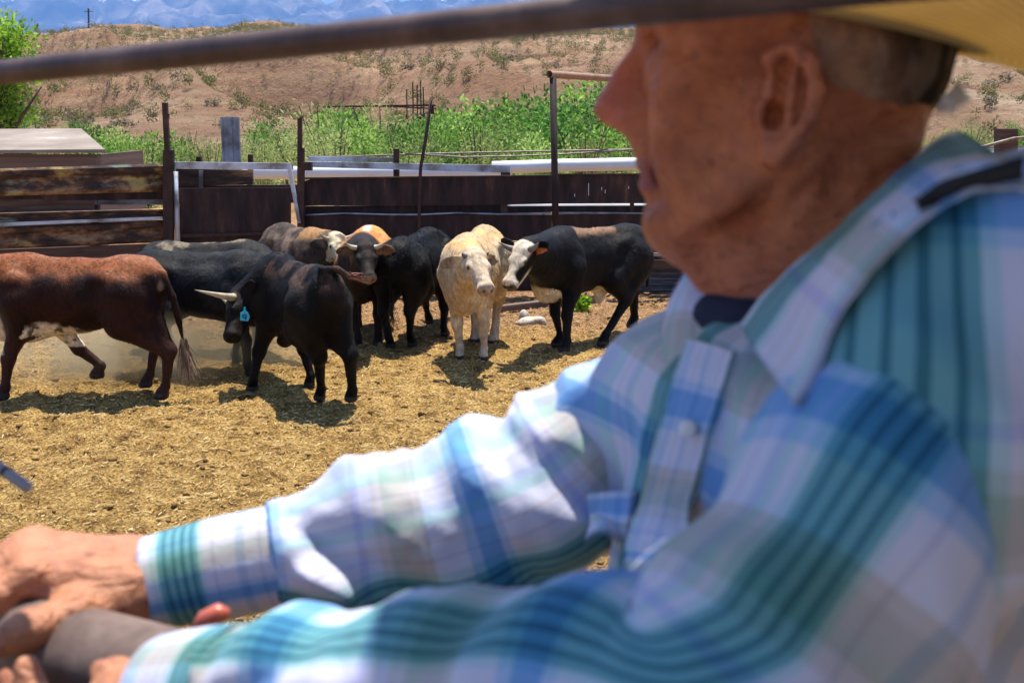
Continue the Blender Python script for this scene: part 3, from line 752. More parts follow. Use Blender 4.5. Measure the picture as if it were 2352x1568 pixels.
# shed at the left
sh = empty('shed', (-9, 24, 0), 'low shed with a pale tan sloping roof behind the left fence', 'shed')
A = P(-330, 304, 24); B = P(187, 302, 24); C_ = P(242, 351, 20.5); D_ = P(-330, 354, 20.5)
up = np.array((0, 0, .06))
MB().hexa([D_, C_, B, A, D_+up, C_+up, B+up, A+up]).build('roof', M['old_roof'], sh)
wb = P(238, 352, 20.9)
m = MB(); m.box((D_[0], 20.9, 0), (wb[0]-.05, 21.0, D_[2]-.01)); m.box((wb[0]-.15, 21.0, 0), (wb[0]-.05, 23.6, D_[2]-.02))
m.build('wall', M['shed_wall'], sh)
# loose things beyond
for x, t, b2, Y, r, lb in ((203, 20, 80, 210, .16, 'lone slim utility pole on the hill crest at the left'), (1226, 58, 112, 190, .12, 'lone slim utility pole on the hill right of centre')):
    p = YP(x, b2, Y); q = YP(x, t, Y); m = MB(); m.tube([p-np.array((0, 0, 2)), q], r, 8); m.beam(q+np.array((-.8, 0, -.5)), q+np.array((.8, 0, -.5)), .1, .1)
    single(m, 'utility_pole', M['brown_wood'], lb, 'pole')
m = MB(); Y = 46
for x, t in ((934, 205), (948, 188), (958, 196), (966, 186), (972, 200)): m.tube([YP(x, t, Y), YP(x+1, 275, Y)], .025, 6)
m.beam(YP(742, 246, Y), YP(1000, 242, Y), .07, .07); m.beam(YP(860, 243, Y), YP(1000, 250, Y), .05, .05); m.beam(YP(945, 282, Y), YP(992, 254, Y), .09, .09)
single(m, 'rebar_scaffold', M['rust_post'], 'skeletal rusty scaffold of upright rods and a long bar behind the bushes', 'scaffold')
# ground litter
r = np.random.default_rng(3)
def rock(c, rad, seed, name, label):
    m = MB(); m.sphere((0, 0, 0), 1.0, 14, 10); V = np.array(m.V)
    V = V*(1+.35*fbm(V[:, 0]*1.6+seed, V[:, 1]*1.6, V[:, 2]*1.6, s=seed, o=3)[:, None])*np.array(rad)+np.array(c)
    prop(mk(name, V, m.F, M['rock'], smooth=True), label, 'rock')
p = G(1222, 752); rock((p[0], p[1], .05), (.17, .12, .09), 4, 'rock', 'pale chalky rock lying on the dirt between the cream steer and the bull')
p = G(1204, 741); rock((p[0], p[1], .04), (.07, .05, .09), 8, 'rock', 'small grey pointed rock behind the pale chalky rock')
a = G(1148, 716); b2 = G(1262, 702); m = MB(); m.beam((a[0], a[1], .04), (b2[0], b2[1], .04), .10, .08)
single(m, 'timber_beam', M['shed_wall'], 'weathered timber beam lying on the dirt behind the cream steer', 'beam', None, False, .01)
p = G(1338, 712); V, F, T = leaves(260, (.16, .12, .09), .06, 91, clumps=6, asp=.8)
prop(mk('weed', V+np.array((p[0], p[1], .09)), F, M['leaf_tree'], attrs={'tint': T}), 'low bright green weed growing in the dirt beneath the bull', 'weed')
# ------------------------------------------------------------------ cattle
def mat_hide():
    t = NT('cattle_hide'); at = t.n('ShaderNodeAttribute', attribute_name='hide'); v = t.co('Object', (1, 1, .45))
    f = t.noise(v, 26, 5, .7)
    f2 = t.noise(t.co('Object', (1.6, 1.6, .3)), 85, 6, .8); f = t.math('ADD', t.math('MULTIPLY', f, .6), t.math('MULTIPLY', f2, .4)); k = t.ramp(f, [(.36, (.45, .45, .45)), (.62, (1.45, 1.42, 1.38))])
    t.base(t.mix(1.0, at.outputs['Color'], k, 'MULTIPLY'), .48, 0, .10)
    t.b.inputs['Sheen Weight'].default_value = .02
    v2 = t.co('Object', (1.6, 1.6, .35)); hgt = t.math('ADD', t.math('MULTIPLY', t.noise(v2, 75, 6, .8), .6), t.math('MULTIPLY', t.noise(t.co('Object'), 13, 4, .6), 1.1)); t.bump(hgt, .55, .018); return t.m
M['hide'] = mat_hide()
M['horn'] = noisy('horn', [(.3, (.30, .23, .14)), (.7, (.56, .48, .33))], 12, .45, 0, .15, .003)
M['horn_dark'] = noisy('dark_horn', [(.3, (.07, .06, .055)), (.7, (.22, .19, .17))], 12, .5, 0, .2, .003)
M['eye'] = noisy('eye', [(.3, (.012, .008, .006)), (.7, (.02, .014, .01))], 4, .12, 0, 0)
M['tag'] = noisy('tag_blue', [(.3, (.02, .38, .60)), (.7, (.03, .46, .68))], 6, .45, 0, 0)
M['ink'] = noisy('ink', [(.3, (.01, .01, .012)), (.7, (.02, .02, .02))], 6, .6, 0, 0)
def mat_hair(name, stops):
    t = NT(name); at = t.n('ShaderNodeAttribute', attribute_name='tint'); sp = t.n('ShaderNodeSeparateXYZ'); t.l(at.outputs['Vector'], sp.inputs[0])
    t.base(t.ramp(sp.outputs[0], stops), .5, 0, .4); return t.m
M['tail_mixed'] = mat_hair('tail_hair_mixed', [(0, (.02, .01, .008)), (.5, (.35, .24, .17)), (1, (.6, .45, .3))])
M['tail_dark'] = mat_hair('tail_hair_dark', [(0, (.008, .007, .007)), (1, (.035, .03, .028))])
M['tail_red'] = mat_hair('tail_hair_red', [(0, (.05, .02, .015)), (1, (.32, .13, .10))])
def lerpc(a, b, t): return np.asarray(a)*(1-t[:, None])+np.asarray(b)*t[:, None]
def strands(root, axis, length, spread, n, seed, r=.006, sag=.0):
    """hair locks as thin tapering three sided tubes"""
    g = np.random.default_rng(seed); V = []; F = []; T = []
    axis = nrm(axis)
    for i in range(n):
        d = nrm(axis+g.normal(size=3)*spread); b = np.array(root)+g.normal(size=3)*r*2.0; L = length*g.uniform(.55, 1.1); bend = g.normal(size=3)*.14*L
        s1 = nrm(np.cross(d, (0.3, .5, .8))); s2 = np.cross(d, s1); k = len(V); tt = g.random()
        for j in range(4):
            f = j/3; c = b+d*L*f+bend*f*f-np.array((0, 0, sag*f*f)); q = r*(1-.85*f)
            for a in range(3): V.append(c+q*(math.cos(a*2.094)*s1+math.sin(a*2.094)*s2)); T.append(tt)
        for j in range(3):
            for a in range(3): F.append((k+j*3+a, k+j*3+(a+1) % 3, k+j*3+3+(a+1) % 3, k+j*3+3+a))
    T = np.array(T); return np.array(V), np.array(F), np.stack([T, T, T], 1)
def cow(label, gv, heading, S_=1.0, hoof=None, poll=None, muz=None, paint=None, horns=None, ear=(0.0, .0), tail=None, tuft=None, bulk=1.0,
        loc=None, rough=.006, lift=None, seed=0, ears=True, headroll=0.0, hump=0.0, h=.0165, group='cattle in the pen', bull=False, fur=15000, furlen=.026, horn_mat='horn'):
    gp = G(*gv) if loc is None else np.array(loc)
    a = R(heading); ca, sa = math.cos(a), math.sin(a)
    def L(p):        # world -> local metres of the animal
        d = np.array(p)-np.array((gp[0], gp[1], 0)); return np.array((d[0]*ca+d[1]*sa, -d[0]*sa+d[1]*ca, d[2]))/S_
    W = lambda V: np.stack([(V[:, 0]*ca-V[:, 1]*sa)*S_+gp[0], (V[:, 0]*sa+V[:, 1]*ca)*S_+gp[1], V[:, 2]*S_], 1)
    b = bulk; F = Field()
    F.ell((0.0, 0, .865), (.60, .265*b, .295), k=.08)
    F.ell((.40, 0, .84), (.34, .245*b, .37), k=.08)
    F.ell((-.50, 0, .95), (.32, .255*b, .28), k=.08)
    F.cap((-.66, 0, 1.115), (.36, 0, 1.13), .085, .09, .08)
    F.ell((.38, 0, 1.04+.05*hump), (.26, .13, .15+.05*hump), k=.09)
    F.ell((.58, 0, .66), (.17, .12, .19), k=.08)
    F.ell((.16, 0, .69), (.40, .17, .14), k=.08)
    for s in (1, -1):
        F.ell((-.36, s*.185*b, 1.045), (.12, .06, .06), k=.09)
        F.ell((-.69, s*.10*b, 1.00), (.09, .085, .15), k=.07)
        F.ell((.40, s*.21*b, .88), (.13, .07, .24), k=.06)
        F.ell((-.50, s*.21*b, .80), (.22, .10, .24), k=.07)
    # head
    if poll is None: pl = np.array((1.0, 0, 1.12))
    else: pl = L(P(*poll))
    mz = pl+np.array((.33, 0, -.28)) if muz is None else L(P(*muz))
    d = nrm(mz-pl); mz = pl+d*.41
    up0 = np.array((0, 0, 1.)) if abs(d[2]) < .93 else np.array((1., 0, 0))*(1 if d[2] < 0 else -1)
    sd = nrm(np.cross(up0, d)); up = np.cross(d, sd)
    if headroll: sd, up = sd*math.cos(headroll)+up*math.sin(headroll), up*math.cos(headroll)-sd*math.sin(headroll)
    HM = np.stack([d, sd, up])
    nb = np.array((.50, 0, .98)); nt_ = pl-up*.06-d*.02
    F.cap(nb, nt_, .22, .115, .10); F.cap((.56, 0, .74), pl-up*.13+d*.02, .17, .08, .10); F.cap((.36, 0, 1.10), pl-up*.01-d*.04, .12, .09, .09)
    F.ell(pl+d*.09-up*.03, (.15, .118, .105), HM, .04)
    F.cap(pl+d*.10-up*.03, pl+d*.36-up*.035, .092, .068, .04)
    F.ell(pl+d*.385-up*.04, (.055, .088, .064), HM, .03); F.cap(pl+d*.425-up*.062+sd*.05, pl+d*.425-up*.062-sd*.05, .010, .010, .012, True)
    F.cap(pl+d*.12-up*.12, pl+d*.37-up*.085, .062, .042, .035)
    F.cap(pl+d*.03+up*.03+sd*.05, pl+d*.03+up*.03-sd*.05, .06, .06, .03)
    for s in (1, -1):
        F.ell(pl+d*.155+sd*s*.088+up*.022, (.045, .025, .03), HM, .025)
        F.ell(pl+d*.440+sd*s*.040-up*.022, (.014, .016, .012), HM, .01, True)
        if ears:
            e = nrm(sd*s+up*ear[0]+d*(-.15+ear[1])); th = nrm(d*.8+up*.5); th = nrm(th-e*np.dot(th, e)); wv = np.cross(e, th)
            c = pl-d*.0-up*.015+sd*s*.085+e*.105
            F.ell(c, (.120, .064, .018), np.stack([e, wv, th]), .018)
            F.ell(c+th*.020+e*.01, (.092, .042, .017), np.stack([e, wv, th]), .012, True)
    # legs: hoof positions are ground places; the joints follow the species' bends
    hf = {'fl': (.42, .19, 0), 'fr': (.42, -.19, 0), 'hl': (-.56, .17, 0), 'hr': (-.56, -.17, 0)}
    for k, v in (hoof or {}).items():
        if len(v) == 2: q = L(G(*v)); hf[k] = (q[0], q[1], 0)
        else: hf[k] = tuple(v)
    feet = {}
    for k, q in hf.items():
        q = np.array(q, float); s = 1 if k[1] == 'l' else -1
        z0 = q[2]
        if k[0] == 'f':
            sh = np.array((.40, s*.185*b, .84)); el = np.array((.36+.25*(q[0]-.42), s*.175*b+.15*(q[1]-s*.19), .62))
            fe = q+np.array((-.035, 0, .115)); kn = el*.48+fe*.52+np.array((.035+.03*z0, 0, 0)); kn[2] = max(kn[2], .34+z0*.5)
            if (lift or {}).get(k): kn = kn+np.array(lift[k])
            F.chain([sh, el, kn, fe], [.15, .10, .052, .035], .045); F.ell(kn, (.049, .047, .062), k=.03)
        else:
            sh = np.array((-.50, s*.15*b, .90)); el = np.array((-.40+.35*(q[0]+.56), s*.175*b+.1*(q[1]-s*.17), .66))
            fe = q+np.array((-.035, 0, .115)); hk = np.array((fe[0]*.55+(-.62)*.45-.055, (el[1]+fe[1])/2, .44+z0*.45))
            if (lift or {}).get(k): hk = hk+np.array(lift[k])
            F.chain([sh, el, hk, fe], [.19, .135, .056, .037], .05); F.cap(np.array((-.63, s*.13*b, .86)), hk+np.array((.0, 0, .03)), .13, .046, .05); F.cap(np.array((-.50, s*.19*b, .72)), hk, .12, .050, .05); F.ell(hk+np.array((-.012, 0, .012)), (.048, .042, .062), k=.03)
            kn = hk
        F.ell(fe, (.045, .043, .047), k=.02)
        F.cap(fe, q+np.array((.01, 0, .06)), .036, .043, .02); F.cap(q+np.array((-.005, 0, .055)), q+np.array((.045, 0, .022)), .05, .03, .02)
        F.ell(q+np.array((.005, 0, .03)), (.068, .058, .038), k=.015)
        feet[k] = q
    # tail
    tp = [(-.74, 0, 1.10), (-.83, 0, .98), (-.85, 0, .75), (-.84, .01, .52)] if tail is None else [tuple(L(P(*t))) if len(t) == 3 and t[0] > 5 else t for t in tail]
    tr = np.linspace(.038, .018, len(tp)+1)
    F.chain([(-.66, 0, 1.10)]+tp, tr, .02)
    if bull:
        F.ell((-.16, 0, .57), (.12, .06, .10), k=.06); F.ell((-.14, 0, .47), (.05, .04, .08), k=.04)
        F.ell((-.42, 0, .60), (.07, .07, .09), k=.04)
    V, Fc = F.mesh(h, lambda x, y, z: rough*fbm(x*9+seed, y*9, z*6, s=seed, o=3)+.005*fbm(x*2.5, y*2.5+seed, z*2.5, s=seed+5, o=2))
    rel = V-pl; hl = np.stack([rel@d, rel@sd, rel@up], 1)      # head coordinates for the markings
    nz = fbm(V[:, 0]*5+seed, V[:, 1]*5, V[:, 2]*5, s=seed+9, o=4)
    dx = dict(V=V, hl=hl, n=nz, head=(hl[:, 0] > -.06)*(np.abs(hl[:, 1]) < .3)*(hl[:, 2] > -.22)*(hl[:, 0] < .55)*(np.linalg.norm(rel, axis=1) < .56),
              earm=(np.abs(hl[:, 1]) > .115)*(np.linalg.norm(rel, axis=1) < .36)*(hl[:, 0] < .10))
    c = np.clip(paint(dx), 0, 1)
    for s in (1, -1):
        c = c*(1-.65*sstep(.034, .022, np.linalg.norm(V-(pl+d*.160+sd*s*.098+up*.026), axis=1)))[:, None]
        c = c*(1-.8*sstep(.024, .014, np.linalg.norm(V-(pl+d*.438+sd*s*.040-up*.024), axis=1)))[:, None]
    hoofm = np.zeros(len(V), bool)
    for q in feet.values(): hoofm |= (np.linalg.norm(V-q, axis=1) < .09)*(V[:, 2]-q[2] < .052)
    c[hoofm] = np.array((.045, .035, .03))
    root = empty('cow' if not bull else 'bull', (gp[0], gp[1], 0), label, 'bull' if bull else 'cow', group, a)
    mk('body', W(V), Fc, M['hide'], root, True, {'hide': np.concatenate([c, np.ones((len(c), 1))], 1)})
    # short coat hairs lying back and down over the body
    g = np.random.default_rng(seed+900); A_, B_, C3 = V[Fc[:, 0]], V[Fc[:, 1]], V[Fc[:, 2]]
    ar = np.linalg.norm(np.cross(B_-A_, C3-A_), axis=1); nf = fur; fi = g.choice(len(Fc), nf, p=ar/ar.sum())
    u1, u2 = g.random((nf, 1)), g.random((nf, 1)); rt_ = A_[fi]+(B_[fi]-A_[fi])*u1+(V[Fc[fi, 3]]-A_[fi])*u2
    nn = np.cross(B_[fi]-A_[fi], C3[fi]-A_[fi]); nn /= np.maximum(np.linalg.norm(nn, axis=1), 1e-9)[:, None]
    ld = np.array((-.55, 0, -.75))+g.normal(size=(nf, 3))*.38; ld -= nn*np.sum(ld*nn, 1)[:, None]; ld /= np.maximum(np.linalg.norm(ld, axis=1), 1e-9)[:, None]
    hd_ = np.where(np.linalg.norm(rt_-pl-d*.2, axis=1) < .32, .45, 1.0)[:, None]*np.where(rt_[:, 2] < .45, .5, 1.0)[:, None]
    dr = ld*.92+nn*(.16+.2*g.random((nf, 1))); Lh = furlen*(.5+g.random((nf, 1)))*hd_; sdv = np.cross(dr, nn); wd_ = .0032
    HV = np.stack([rt_-nn*.002-sdv*wd_, rt_-nn*.002+sdv*wd_, rt_+dr*Lh], 1)
    ok_ = (rt_[:, 2] > .09)
    HV = HV[ok_]; hc = c[Fc[fi, 0]][ok_]*np.exp(g.normal(size=(ok_.sum(), 1))*.24); hc = np.repeat(np.clip(hc, 0, 1), 3, axis=0)
    mk('coat', W(HV.reshape(-1, 3)), np.arange(len(HV)*3).reshape(-1, 3), M['hide'], root, False, {'hide': np.concatenate([hc, np.ones((len(hc), 1))], 1)})
    for s in (1, -1):
        m = MB(); p = pl+d*.160+sd*s*.101+up*.026; m.sphere(p, .017, 10, 8); V2 = W(np.array(m.V)); mk('eye', V2, m.F, M['eye'], root, True)
    for s, hn in zip((1, -1), horns or ()):
        if hn is None: continue
        ln, out, upk, fwd, r0 = hn
        p0 = pl+d*.03+sd*s*.07+up*.045
        pts = [p0]; 
        for i in range(1, 7):
            f = i/6; pts.append(p0+ln*(sd*s*out*(f-.2*f*f)+up*upk*f*f*1.1+d*fwd*f))
        m = MB(); m.tube(pts, [r0*(1-.12*i/6-.80*(i/6)**2.2) for i in range(7)], 12); V2 = W(np.array(m.V)); mk('horn', V2, m.F, M[horn_mat], root, True)
    if tuft:
        mat, ax, ln, n = tuft
        V2, F2, T2 = strands(tp[-1], ax, ln, .15, n, 33+seed, .0052, .03); mk('tail_tuft', W(V2), F2, M[mat], root, False, {'tint': T2})
    return root, W, L, (pl, d, sd, up)
Wm = lambda x: x.astype(float)
def const(c): return lambda n: np.tile(np.array(c, float), (n, 1))
# ---- reddish brown cow crossing at the left, white belly
def p_red(q):
    V, n = q['V'], q['n']; x, y, z = V.T
    c = lerpc((.016, .004, .0022), (.028, .0075, .0034), sstep(-.3, .5, n)); c = lerpc(c, (.24, .075, .026), sstep(1.02, 1.15, z+.05*n))  # deep shade on the flanks and sunlit back ridge painted into the coat
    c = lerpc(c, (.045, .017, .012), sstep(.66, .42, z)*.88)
    bel = sstep(.03, -.03, z-(.615+.06*n+.07*sstep(.15, .42, x)-.05*sstep(-.05, -.4, x)))*(z > .40)*(np.abs(y) < .26)*(x < .44)*(x > -.62)*(np.hypot(np.abs(y)-.18, 0) > -1)
    leg = ((x > .22)*(z < .55)*(np.abs(y) > .12)) | ((x < -.36)*(z < .60)*(np.abs(y) > .13))
    c = lerpc(c, (.72, .60, .46), bel*(~leg)*(1-.85*(sstep(.28, .4, fbm(x*14, y*14, z*20, s=77, o=2)))))
    c = lerpc(c, (.70, .6, .48), sstep(.52, .58, x)*sstep(.80+.05*0, .66, z)*(z > .4))
    c = lerpc(c, (.30, .20, .11), sstep(.06, .03, np.hypot(np.hypot(x+.78, z-.98), np.abs(y)-.11))*.7)
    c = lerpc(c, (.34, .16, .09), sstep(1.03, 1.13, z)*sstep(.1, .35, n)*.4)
    return c
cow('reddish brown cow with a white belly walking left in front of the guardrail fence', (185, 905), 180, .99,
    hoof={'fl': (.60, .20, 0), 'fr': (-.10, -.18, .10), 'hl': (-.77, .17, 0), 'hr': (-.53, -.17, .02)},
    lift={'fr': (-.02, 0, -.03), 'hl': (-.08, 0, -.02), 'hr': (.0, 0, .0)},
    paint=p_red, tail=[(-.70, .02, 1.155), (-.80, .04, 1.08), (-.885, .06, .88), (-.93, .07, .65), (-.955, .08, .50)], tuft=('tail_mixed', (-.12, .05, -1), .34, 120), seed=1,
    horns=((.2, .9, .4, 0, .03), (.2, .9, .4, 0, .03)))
# ---- horned black cow with a blue ear tag, seen from behind
def p_tag(q):
    V, n = q['V'], q['n']; x, y, z = V.T
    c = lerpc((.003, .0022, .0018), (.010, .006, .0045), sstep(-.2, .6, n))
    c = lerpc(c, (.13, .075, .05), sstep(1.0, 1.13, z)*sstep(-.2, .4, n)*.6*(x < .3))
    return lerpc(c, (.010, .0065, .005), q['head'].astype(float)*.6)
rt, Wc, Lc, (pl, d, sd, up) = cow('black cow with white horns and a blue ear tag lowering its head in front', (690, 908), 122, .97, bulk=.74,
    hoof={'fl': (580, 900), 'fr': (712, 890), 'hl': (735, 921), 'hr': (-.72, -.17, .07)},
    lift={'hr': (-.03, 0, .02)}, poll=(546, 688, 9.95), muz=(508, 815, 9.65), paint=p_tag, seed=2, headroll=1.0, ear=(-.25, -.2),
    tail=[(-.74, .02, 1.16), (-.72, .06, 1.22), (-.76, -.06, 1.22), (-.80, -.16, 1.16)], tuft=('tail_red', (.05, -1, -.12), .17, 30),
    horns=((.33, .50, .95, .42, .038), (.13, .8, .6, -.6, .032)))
# ear tag hanging from the near ear
tc = pl+sd*.19+up*(-.05)-d*.01
tcw = Wc(np.array([tc]))[0]; tgp = np.array(P(562, 722, 9.62))
r_ = nrm(_cr*.96+_cf*.25); u_ = np.array((.12, 0, .99)); u_ = nrm(u_-r_*np.dot(u_, r_)); n_ = np.cross(r_, u_)
sh_ = [(-.038, -.052), (.03, -.058), (.043, -.02), (.028, .018), (.010, .03), (.006, .062), (-.008, .062), (-.010, .03), (-.036, .014)]
m = MB(); k = len(sh_); m.add([tgp+r_*x+u_*y-n_*.003 for x, y in sh_]+[tgp+r_*x+u_*y+n_*.003 for x, y in sh_],
    [tuple(range(k)), tuple(range(k, 2*k))[::-1]]+[(i, k+i, k+(i+1) % k, (i+1) % k) for i in range(k)])
tag_o = m.build('ear_tag', M['tag'], rt)
m = MB(); q = lambda x, y: tgp+r_*x+u_*y+n_*(-.006)*(1 if np.dot(n_, _cf) > 0 else -1)
m.tube([q(-.004+.015*math.cos(t), -.014+.012*math.sin(t)) for t in np.linspace(0, 6.28, 14)], .0042, 6)
m.tube([q(.011, -.014), q(.010, -.03), q(.004, -.045)], .0042, 6)
m.build('tag_number', M['ink'], tag_o)
# ---- charcoal cow behind, grazing
def p_char(q):
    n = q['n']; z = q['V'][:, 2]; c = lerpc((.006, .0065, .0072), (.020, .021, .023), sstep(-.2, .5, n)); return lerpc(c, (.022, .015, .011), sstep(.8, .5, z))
cow('charcoal grey cow with a sheen along its back, behind the reddish brown cow', (482, 851), -8, .93, paint=p_char, seed=3, poll=(640, 705, 10.35), muz=(662, 800, 10.1),
    hoof={'hr': (392, 866), 'hl': (418, 846), 'fr': (578, 862), 'fl': (545, 838)}, tail=[(-.75, 0, 1.10), (-.84, -.03, .92), (-.82, -.04, .7), (-.76, -.05, .5)], tuft=('tail_dark', (.15, 0, -1), .3, 24), horns=None)
def p_brin(q):
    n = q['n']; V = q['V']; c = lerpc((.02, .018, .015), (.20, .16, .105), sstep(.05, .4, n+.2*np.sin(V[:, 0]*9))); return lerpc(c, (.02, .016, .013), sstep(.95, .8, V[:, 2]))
cow('dark cow with tan brindle patches along its back, farthest at the left by the gate', (498, 806), -4, .92, paint=p_brin, seed=4, poll=(655, 640, 11.3), muz=(700, 690, 11.1))
# ---- grey brown cow with a cream face
def p_cream(q):
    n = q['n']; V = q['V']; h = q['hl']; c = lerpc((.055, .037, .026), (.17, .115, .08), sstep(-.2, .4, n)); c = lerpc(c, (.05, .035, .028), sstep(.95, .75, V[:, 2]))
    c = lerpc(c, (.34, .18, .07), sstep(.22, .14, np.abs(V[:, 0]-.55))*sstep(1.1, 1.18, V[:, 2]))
    f = q['head']*(~q['earm']); c = lerpc(c, (.52, .46, .30), f*sstep(.35, .1, n)); return c
cow('grey brown cow with a cream speckled face, its rounded rump against the dark fence', (694, 752), -58, .94, paint=p_cream, seed=5, poll=(772, 553, 12.2), muz=(806, 625, 11.75),
    horns=((.17, 1, .5, .1, .028), (.17, 1, .5, .1, .028)), ear=(-.2, 0), bulk=1.08)
# ---- dark faced cow, orange back
def p_orange(q):
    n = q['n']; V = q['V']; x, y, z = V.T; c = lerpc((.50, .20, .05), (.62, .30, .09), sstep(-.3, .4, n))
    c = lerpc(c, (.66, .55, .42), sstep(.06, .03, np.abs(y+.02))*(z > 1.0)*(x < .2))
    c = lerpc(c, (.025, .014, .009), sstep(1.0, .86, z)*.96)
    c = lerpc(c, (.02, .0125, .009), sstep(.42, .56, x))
    e = q['earm']; c = lerpc(c, (.20, .10, .05), e*.8)
    return lerpc(c, (.30, .20, .13), (q['hl'][:, 0] > .40)*(q['hl'][:, 2] < .02)*(np.linalg.norm(V, axis=1) > 0)*q['head']*.75)
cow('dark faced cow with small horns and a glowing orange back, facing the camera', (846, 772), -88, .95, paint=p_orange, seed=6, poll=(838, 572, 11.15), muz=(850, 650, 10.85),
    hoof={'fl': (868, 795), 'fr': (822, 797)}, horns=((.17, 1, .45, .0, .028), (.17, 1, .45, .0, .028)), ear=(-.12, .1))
# ---- black cow from behind
def p_black(q):
    n = q['n']; c = lerpc((.0022, .002, .0019), (.009, .008, .0075), sstep(-.2, .5, n)); return c
cow('black shaggy cow seen from behind beside the cream steer', (962, 782), 74, .95, paint=p_black, seed=7, poll=(1015, 640, 13.4), muz=(1030, 700, 13.6), furlen=.04,
    hoof={'hl': (897, 800), 'hr': (946, 797), 'fr': (1022, 772), 'fl': (985, 745)}, rough=.010, tail=[(-.76, 0, 1.08), (-.82, 0, .95), (-.82, .0, .75), (-.80, 0, .55)], tuft=('tail_dark', (0, 0, -1), .3, 24))
# ---- cream steer
def p_steer(q):
    n = q['n']; V = q['V']; x, y, z = V.T; h = q['hl']
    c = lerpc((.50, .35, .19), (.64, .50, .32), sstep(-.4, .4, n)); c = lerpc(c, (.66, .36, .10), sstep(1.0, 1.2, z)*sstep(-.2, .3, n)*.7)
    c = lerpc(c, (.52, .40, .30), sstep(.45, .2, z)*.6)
    c = lerpc(c, (.58, .46, .33), q['head']*(~q['earm'])*.8)
    c = lerpc(c, (.20, .13, .11), ((h[:, 0] > .395)*q['head']*.55))
    return lerpc(c, (.16, .10, .07), q['earm']*sstep(.13, .2, np.abs(h[:, 1]))*.75)
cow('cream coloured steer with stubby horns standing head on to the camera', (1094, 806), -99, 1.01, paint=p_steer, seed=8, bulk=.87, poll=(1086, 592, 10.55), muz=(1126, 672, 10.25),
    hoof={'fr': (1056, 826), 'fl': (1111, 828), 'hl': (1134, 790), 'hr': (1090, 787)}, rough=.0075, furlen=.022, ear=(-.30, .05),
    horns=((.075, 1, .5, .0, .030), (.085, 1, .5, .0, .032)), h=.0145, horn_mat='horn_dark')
# ---- black and white bull
def p_bull(q):
    n = q['n']; V = q['V']; x, y, z = V.T; h = q['hl']
    c = lerpc((.0022, .0018, .0016), (.009, .007, .0062), sstep(-.2, .5, n))
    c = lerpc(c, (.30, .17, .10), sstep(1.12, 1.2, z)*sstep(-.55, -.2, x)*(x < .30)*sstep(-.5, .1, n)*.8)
    w = np.zeros(len(V)); rgt = h[:, 1]*1
    face = q['head']*(~q['earm'])
    w = np.maximum(w, face*sstep(.01, .045, h[:, 2]+.03*n+.05*sstep(.28, .38, h[:, 0])))           # blaze and forehead
    w = np.maximum(w, face*sstep(.33, .37, h[:, 0]))                                           # muzzle
    w = np.maximum(w, sstep(-.075, -.10, h[:, 2]+.02*n)*(h[:, 0] > .12)*(np.linalg.norm(V-V*0, axis=1) > 0)*face*sstep(.1, .2, h[:, 0]))
    w = np.maximum(w, sstep(.70, .62, z+.06*n)*(x > .50)*(z > .42)*(np.abs(y) < .17))              # brisket
    w = np.maximum(w, sstep(.62, .58, z+.04*n)*(np.abs(x+.22) < .26)*(z > .36)*(np.abs(y) < .15))     # sheath and belly
    c = lerpc(c, (.66, .56, .42), w)
    c = lerpc(c, (.035, .03, .03), face*(h[:, 0] > .40)*(h[:, 2] < .0)*.9)
    c = lerpc(c, (.50, .16, .07), q['earm']*((h[:, 0] > -.02))*sstep(.13, .16, np.abs(h[:, 1]))*.85)
    return lerpc(c, (.45, .20, .12), sstep(.10, .07, np.hypot(x+.42, z-.60))*(np.abs(y) < .09)*.9)
cow('black and white bull with a white face and orange ear, nosing the cream steer', (1352, 782), 217, 1.0, paint=p_bull, seed=9, bulk=.9, poll=(1205, 575, 11.05), muz=(1158, 668, 10.85), bull=True, hump=.3,
    hoof={'fl': (1297, 808), 'fr': (1280, 796), 'hl': (1385, 793), 'hr': (1452, 752)}, ear=(.45, -.15), horns=((.17, 1, .35, -.35, .034), (.17, 1, .6, .05, .034)), rough=.007, h=.0145, horn_mat='horn_dark')
# ------------------------------------------------------------------ the man at the rail
def mat_skin():
    t = NT('weathered_skin'); at = t.n('ShaderNodeAttribute', attribute_name='skin'); v = t.co('Object')
    k = t.ramp(t.noise(v, 55, 5, .65), [(.3, (.80, .76, .74)), (.7, (1.14, 1.14, 1.12))])
    blot = t.ramp(t.noise(v, 26, 3, .5), [(.58, (0, 0, 0)), (.72, (1, 1, 1))])
    c = t.mix(1.0, at.outputs['Color'], k, 'MULTIPLY'); c = t.mix(t.math('MULTIPLY', blot, .5), c, (.24, .06, .03)); sp_ = t.ramp(t.noise(v, 95, 3, .5), [(.62, (0, 0, 0)), (.70, (1, 1, 1))]); c = t.mix(t.math('MULTIPLY', sp_, .55), c, (.16, .05, .025))
    t.base(c, .48, 0, .4)
    t.b.inputs['Subsurface Weight'].default_value = .18; t.b.inputs['Subsurface Radius'].default_value = (.008, .003, .0015); t.b.inputs['Subsurface Scale'].default_value = 1.0
    wr = t.n('ShaderNodeTexNoise'); wr.inputs['Scale'].default_value = 38; wr.inputs['Detail'].default_value = 5; wr.inputs['Distortion'].default_value = 1.2; t.l(t.co('Object', (1, 1, 1.9)), wr.inputs['Vector']); t.bump(t.math('ADD', t.math('MULTIPLY', wr.outputs['Fac'], 1.6), t.math('MULTIPLY', t.noise(v, 130, 5, .7), .5)), .75, .006); return t.m
M['skin'] = mat_skin()
